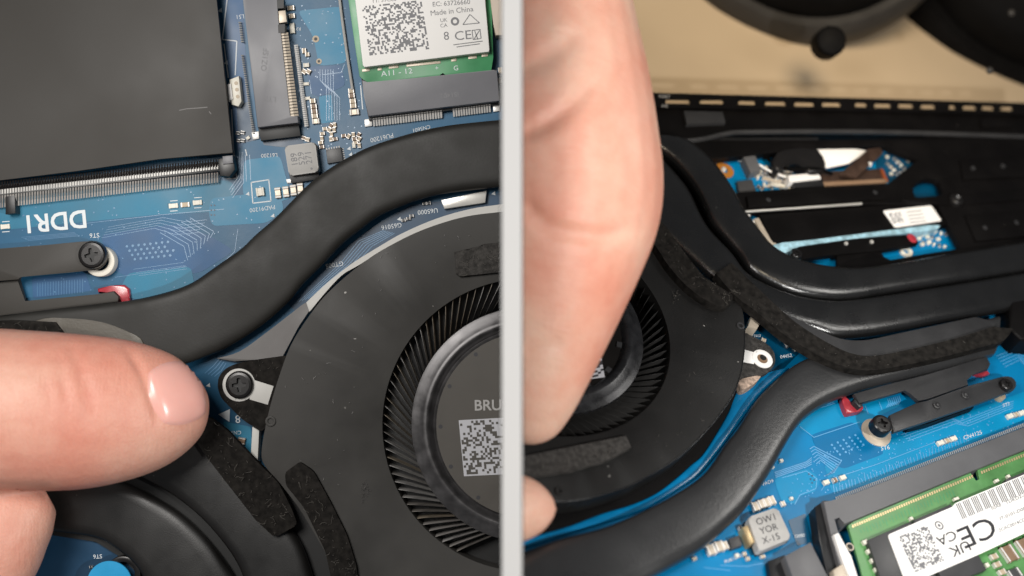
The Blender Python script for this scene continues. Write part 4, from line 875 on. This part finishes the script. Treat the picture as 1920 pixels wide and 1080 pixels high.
put('arm', slab(R, [(1486, 466), (1500, 463), (1600, 448), (1698, 440), (1720, 450), (1722, 456), (1650, 470), (1560, 478), (1505, 486), (1492, 486)], .14, .26, .015), 'r_black', b2)
put('step', slab(R, [(1569, 479), (1650, 467), (1662, 488), (1570, 503)], .14, .22, .02), 'r_black', b2)
phillips(R, 1495, 474, 11, .2, .36, b2, 20)
for x, y in ((1586, 457), (1634, 454)): put('rivet', lathe(bmesh.new(), P(R, x, y, .26), [(.045, 0), (.04, .03), (0, .05)], 14), 'steel', b2)
put('paint_mark', slab(R, smooth([(1701, 441), (1707, 438), (1716, 443), (1719, 453), (1712, 454), (1705, 449)], 3, True), .25, .272, .01), 'red', b2)
put('post', ringp(R, 1700, 470, 6, 13, 0, .06, bev=.01), 'cream', rb)
for x, y in ((1722, 449), (1738, 446), (1741, 455), (1758, 450), (1728, 460)): cap(R, rb, x, y, 6, 5, 10, .05, 'white', 'resistor')
put('end_screw', lathe(bmesh.new(), P(R, 1790, 378, .26), [(.16, 0), (.15, .09), (.1, .12), (.06, .07), (0, .06)], 20), 'screw', rb)

# heat pipes
put('heat_pipe', ribbon(R, [(1262, 262), (1290, 266), (1331, 299), (1355, 328), (1376, 360), (1396, 397), (1415, 423), (1442, 457), (1467, 475), (1502, 490), (1557, 501), (1620, 503), (1700, 492), (1800, 474), (1960, 448)],
    [(1200, 262), (1251, 295), (1280, 324), (1304, 357), (1323, 396), (1335, 420), (1380, 472), (1405, 507), (1442, 531), (1492, 552), (1555, 562), (1605, 560), (1655, 552), (1730, 540), (1860, 520), (1960, 503)], .27, .56, 4, 110, 20), 'r_pipe2', F=R,
    label='innermost glossy black heat pipe bending round the storage drive', cat='heat pipe')
put('heat_pipe', ribbon(R, [(1190, 270), (1240, 300), (1268, 328), (1293, 362), (1323, 424), (1370, 477), (1397, 514), (1436, 537), (1492, 557), (1555, 566), (1605, 563), (1655, 556), (1730, 544), (1860, 523), (1960, 506)],
    [(1130, 330), (1190, 400), (1240, 440), (1290, 485), (1340, 528), (1400, 572), (1477, 608), (1523, 621), (1564, 633), (1622, 631), (1681, 622), (1797, 600), (1914, 579), (1960, 570)], .22, .52, 4.5, 110, 20), 'r_pipe2', F=R,
    label='second broad black heat pipe between the inner pipe and the fuzzy foam', cat='heat pipe')
put('heat_pipe', ribbon(R, [(900, 1062), (982, 1035), (1043, 1013), (1127, 991), (1196, 963), (1265, 927), (1320, 888), (1360, 832), (1382, 805), (1412, 758), (1447, 719), (1491, 684), (1540, 665), (1620, 655), (1720, 632), (1870, 595)],
    [(960, 1215), (1080, 1150), (1200, 1094), (1300, 1040), (1344, 1006), (1389, 964), (1418, 926), (1445, 884), (1466, 846), (1490, 806), (1512, 782), (1550, 757), (1599, 737), (1652, 722), (1739, 701), (1862, 667)], .10, .42, 5, 120, 20), 'r_pipe', F=R,
    label='thick grainy black heat pipe sweeping from the bottom left below the fan', cat='heat pipe')
lo = [(1900, 616), (1880, 640), (1850, 648), (1797, 662), (1710, 682), (1637, 694), (1593, 690), (1550, 674), (1506, 650), (1462, 621), (1418, 584), (1377, 553), (1342, 512)]
hi = [(1372, 492), (1400, 520), (1444, 562), (1484, 598), (1524, 626), (1566, 650), (1602, 664), (1640, 667), (1706, 655), (1792, 634), (1862, 612)]
put('cover_strip', slab(R, smooth([(1440, 556), (1480, 590), (1523, 612), (1572, 634), (1620, 638), (1681, 626), (1760, 609), (1830, 594)], 4) + smooth([(1868, 604), (1850, 625), (1792, 644), (1706, 665), (1640, 677), (1602, 674), (1560, 658), (1500, 624)], 4), .34, .50, .02), 'r_bracket', F=R,
    label='smooth black cover strip lying under the upper side of the long foam strip', cat='cover strip')
ff = put('foam_strip', slab(R, smooth(hi, 4) + smooth(lo, 4), .40, .60, .015), 'foam', F=R,
    label='long fuzzy black foam strip curving along the heat pipes to the right', cat='foam strip')
fibres(R, [(1370, 520, 14), (1440, 588, 16), (1520, 645, 14), (1600, 678, 12), (1700, 668, 12), (1840, 635, 14)], 90, .60, ff, seed=21, length=(2, 6), wpx=.8)
fg = put('foam_strip', slab(R, smooth([(1205, 395), (1240, 415), (1260, 440), (1290, 482), (1330, 528), (1374, 552), (1362, 574), (1330, 566), (1290, 538), (1255, 500), (1225, 455), (1190, 415)], 4, True), .50, .68, .03), 'foam', F=R,
    label='shorter fuzzy black foam strip on the fan rim, ending at a lint tuft', cat='foam strip')
fibres(R, [(1240, 440, 14), (1300, 520, 16), (1365, 562, 10)], 90, .68, fg, seed=22, length=(3, 9), wpx=.8); fibres(R, [(1355, 560, 8), (1385, 545, 8)], 40, .66, fg, seed=23, length=(5, 12), wpx=.8)

# cooler bracket, lower right
b3 = thing('cooler_bracket', 'graphite bracket with arms and a black cross screw on a brass post, lower right', 'bracket', R, 1740, 750)
put('plate', slab(R, [(1601, 738), (1660, 722), (1740, 702), (1850, 668), (1857, 682), (1853, 692), (1826, 700), (1812, 712), (1816, 722), (1740, 748), (1722, 752), (1706, 737), (1697, 731), (1612, 757)], .20, .28, .012), 'r_bracket', b3)
put('arm', slab(R, [(1668, 778), (1721, 754), (1740, 751), (1814, 724), (1878, 706)] + [(1889 + 17 * math.cos(t), 720 - 15 * math.sin(t)) for t in np.linspace(1.9, -1.5, 9)] + [(1824, 760), (1740, 789), (1676, 810)], .26, .345, .015), 'r_bracket', b3)
put('skirt', slab(R, [(1700, 795), (1740, 786), (1824, 758), (1826, 764), (1742, 794), (1705, 803)], .05, .22), 'r_black', b3)
put('side_step', slab(R, [(1605, 742), (1618, 760), (1612, 764), (1600, 752)], .02, .25, .01), 'dark', b3)
post = put('post', lathe(bmesh.new(), P(R, 1642, 812, 0), [(.30, 0), (.30, .03), (.25, .05), (.19, .06), (.18, .30), (0, .30)], 30), 'palegold', b3, ang=30)
phillips(R, 1656, 793, 20, .30, .50, b3, 12); phillips(R, 1889, 719, 13, .3, .44, b3, 25)
put('post', disc(R, 1877, 740, 10, 0, .12, 20, .01), 'tan', b3)
for x, y in ((1756, 761), (1809, 742)): put('rivet', lathe(bmesh.new(), P(R, x, y, .345), [(.085, 0), (.08, .03), (.045, .035), (.04, .06), (0, .075)], 18), 'r_bracket', b3)
put('gel_bead', slab(R, smooth([(1578, 745), (1588, 743), (1597, 762), (1616, 758), (1618, 768), (1596, 774), (1587, 772)], 3, True), 0, .14, .04, 3), 'red', b3); put('gel_bead', slab(R, [(1828, 700), (1850, 692), (1856, 700), (1845, 704)], 0, .1, .02), 'red', b3)
put('black_block', slab(R, [(1896, 560), (1960, 545), (1960, 640), (1915, 636), (1893, 615)], .0, .5, .05, 3), 'r_black', F=R, label='black rounded block at the right edge beyond the end of the foam', cat='block')

# right fan
HTR = .50
op = [(1203, 526), (1235, 570), (1261, 635), (1256, 685), (1241, 726), (1213, 760), (1178, 786), (1120, 808), (1048, 823)]
q = np.array([tuple(P(R, *p, HTR))[:2] for p in op]); s_ = np.linalg.lstsq(np.c_[2 * q, np.ones(len(q))], (q ** 2).sum(1), rcond=None)[0]
rc = Vector((s_[0], s_[1], 0)); rr = math.sqrt(s_[2] + s_[0] ** 2 + s_[1] ** 2)
rfan = thing('cooling_fan', 'black dusty laptop fan with ribbed blades, gripped by the hand on the right', 'fan', R, 1200, 700)
outl = smooth([(940, 915), (1000, 934), (1038, 940), (1088, 937), (1127, 928), (1177, 912), (1210, 895), (1254, 870), (1288, 844), (1320, 812), (1347, 780), (1375, 738), (1389, 698), (1395, 656), (1396, 621), (1393, 584), (1378, 565), (1330, 540), (1280, 498), (1240, 440), (1190, 395)], 4) + [(1080, 340), (880, 330), (700, 420), (640, 640), (700, 850), (820, 900)]
rshell = put('shell', prism(bmesh.new(), [P(R, *p, HTR) for p in outl], -.1, HTR, [circ(rc, rr, 110)], .022), 'r_fan', rfan)
put('lower_skirt', slab(R, smooth([(930, 1022), (1004, 1003), (1071, 984), (1127, 963), (1182, 946), (1227, 926), (1265, 898), (1293, 873), (1320, 848), (1365, 774), (1386, 722)], 4) + [(1360, 650), (1200, 800), (930, 860)], -.05, .09, .02), 'r_black', rfan)
put('rim_highlight', ptube(R, [(930, 914), (1000, 934), (1038, 940), (1088, 937), (1127, 928), (1177, 912), (1210, 895), (1254, 870), (1288, 844), (1320, 812), (1347, 780), (1375, 738), (1389, 698), (1395, 656), (1396, 621)], .492, 2.0), 'r_pipe2', rfan)  # glossy bead added along the edge to draw its highlight
put('impeller_well', prism(bmesh.new(), circ(rc, rr * 1.02, 80), -.12, .03), 'void', rfan)
k = rr
put('hub_ring', lathe(bmesh.new(), rc, [(k * .80, .36), (k * .795, .42), (k * .77, .44), (k * .74, .46), (k * .70, .53), (k * .665, .545), (k * .635, .50), (k * .615, .44)], 120), 'chromer', rfan, ang=50)
rh = put('hub_disc', prism(bmesh.new(), circ(rc, k * .625, 90), .3, .45), 'hubdark', rfan)
for t in (2.0, .9, .35, -.15, -.6, -1.0, -1.5):
    put('hub_clip', prism(bmesh.new(), [rc + Vector((k * (.60 + a) * math.cos(t + b), k * (.60 + a) * math.sin(t + b), 0)) for a, b in ((-.02, -.04), (.02, -.04), (.02, .04), (-.02, .04))], .43, .475), 'r_bracket', rh)
put('code_plate', slab(R, [(1060, 690), (1128, 671), (1134, 707), (1062, 716)], .44, .456), 'codepaper', rh)
codegrid(R, (1062, 690), (66, -18), (6, 34), 12, 9, .459, 'ink', rh, .35)
M['r_blade'] = mat('dark_blade', (.030, .029, .028), .38, var=.3, vscale=2.5, bump=.1, dust=.4, dscale=10)
blade_dk.materials.append(M['r_blade'])
blades(R, rfan, Vector((rc.x, rc.y, 0)), 84, [blade_dk], 1, rr / r1 * 1.0)
fpad = put('foam_pad', slab(R, [(930, 868), (982, 855), (1174, 815), (1184, 838), (1140, 862), (1071, 882), (1015, 890), (930, 895)], .49, .60, .02), 'felt', rfan)
fibres(R, [(1000, 872, 14), (1160, 835, 14)], 60, .60, fpad, seed=31, length=(3, 8), wpx=.8); fibres(R, [(1120, 858, 6), (1150, 842, 6)], 24, .62, fpad, seed=32, length=(4, 9))
put('rivet', ringp(R, 1049, 920, 4, 9, .48, .53, 20, .008), 'r_fan', rfan); put('rivet', ringp(R, 1389, 610, 4, 8, .48, .53, 20, .008), 'r_bracket', rfan)
rear = put('mounting_ear', slab(R, smooth([(1385, 625), (1400, 626), (1421, 635), (1444, 649), (1453, 668), (1450, 687), (1430, 703), (1386, 714), (1376, 680)], 4, True), .14, .24, .02), 'felt', rfan)
put('metal_tongue', slab(R, [(1394, 655), (1413, 660), (1414, 682), (1392, 678)], .235, .255, .004), 'label', rear); put('washer', ringp(R, 1430, 672, 10.5, 20.5, .235, .268, 30, .008), 'label', rear)
put('screw_hole', disc(R, 1430, 672, 11, .2, .245, 20), 'brown', rear); put('bore', disc(R, 1431, 670, 6.5, .2, .249, 16), 'void', rear)
put('adhesive_crust', slab(R, smooth([(1384, 714), (1400, 708), (1426, 704), (1420, 714), (1404, 726), (1392, 728)], 3, True), .05, .26, .03), 'crust', rfan)
put('bright_spacer', slab(R, [(1402, 612), (1410, 590), (1428, 602), (1420, 616)], .0, .30, .02), 'palegold', rfan)
fibres(R, [(1300, 600, 50), (1330, 720, 40), (1230, 860, 20)], 60, HTR, rshell, seed=33, length=(3, 8), wpx=.8); fibres(R, [(1266, 545, 5), (1269, 565, 5)], 45, HTR, rshell, seed=34, length=(3, 6), wpx=1)
fibres(R, [(1400, 640, 12), (1440, 660, 8)], 20, .24, rear, seed=35, length=(2, 6), wpx=.8)

# hand on the right: knuckles above, fingertip on the fan
hb = organic([[(1000, -300, 2.6, 150, 1.7), (1000, -100, 2.8, 168, 1.8), (1000, 20, 2.9, 190, 1.8), (1000, 130, 3.0, 215, 1.8), (1003, 250, 3.1, 232, 1.8), (1005, 340, 3.15, 240, 1.75), (1005, 420, 3.2, 231, 1.7), (1003, 510, 3.25, 199, 1.5), (1000, 620, 3.3, 151, 1.2), (996, 715, 3.35, 107, .9), (990, 780, 3.35, 76, .65), (985, 815, 3.35, 50, .45), (982, 832, 3.35, 16, .2)],
              [(860, 958, 4.3, 66, .6), (920, 955, 4.2, 72, .62), (970, 953, 4.1, 66, .56), (1010, 953, 4.0, 48, .42), (1031, 953, 3.95, 26, .25), (1041, 953, 3.92, 6, .08)]], .055, 8, R)
crease(hb, [(960, 250), (1000, 242), (1040, 222), (1080, 190), (1110, 158), (1130, 135)], 17, .075)
crease(hb, [(960, 360), (990, 388), (1035, 428), (1110, 443), (1160, 438), (1200, 420)], 17, .07)
crease(hb, [(960, 130), (1010, 115), (1060, 85), (1090, 50)], 22, .05)
crease(hb, [(975, 655), (1020, 650), (1060, 640)], 14, .025)
hb.transform(R.I)
put('hand', hb, 'skinr', F=R, ang=180, label='bare hand holding the black fan, its finger reaching down beside the divider', cat='hand')

# headphones lying on the table
hz = thing('headphones', 'black over-ear headphones lying on the beige table at the top right', 'headphones', R, 1700, -60, TH)
def cup(px, py, rpx, h, material, prof, name, parent):
    w = R.M @ P(R, px, py, h); s = (D - w.z) / (100 * D) * rpx
    bm = lathe(bmesh.new(), Vector((0, 0, 0)), [(a * s, b * s) for a, b in prof], 80)
    bm.transform(R.I @ Matrix.Translation(w)); return put(name, bm, material, parent, ang=50)
PR = [(0, .34), (.5, .33), (.72, .28), (.80, .20), (.86, .10), (.86, -.25), (0, -.25)]
RIM = [(.84, .12), (.90, .14), (.96, .10), (1.0, .02), (1.0, -.12), (.96, -.2), (.84, -.24)]
c1 = cup(1528, -205, 290, 1.1, 'phones', PR, 'ear_cup', hz); cup(1528, -205, 290, 1.1, 'phonesgrey', RIM, 'cushion_rim', c1)
c2 = cup(1990, -150, 346, 1.3, 'phones', PR, 'ear_cup', hz); cup(1990, -150, 346, 1.3, 'phones', RIM, 'cushion_rim', c2)
cup(1559, 76, 29, .8, 'phones', [(0, .12), (.8, .10), (.95, .02), (1, -.2), (1, -1.8), (0, -1.8)], 'microphone_boom', hz)
for x, y in ((1897, 24), (1856, 132)): cup(x, y, 7, 1.9, 'phonesgrey', [(0, .6), (.7, .4), (1, 0), (0, -.3)], 'small_screw', hz)
put('headband', tube(bmesh.new(), [P(R, x, y, h) for x, y, h in smooth([(1528, -380, 1.0), (1620, -560, 1.0), (1780, -640, 1.0), (1950, -560, 1.1), (1995, -420, 1.2)], 6)], .45, 12), 'phones', hz)
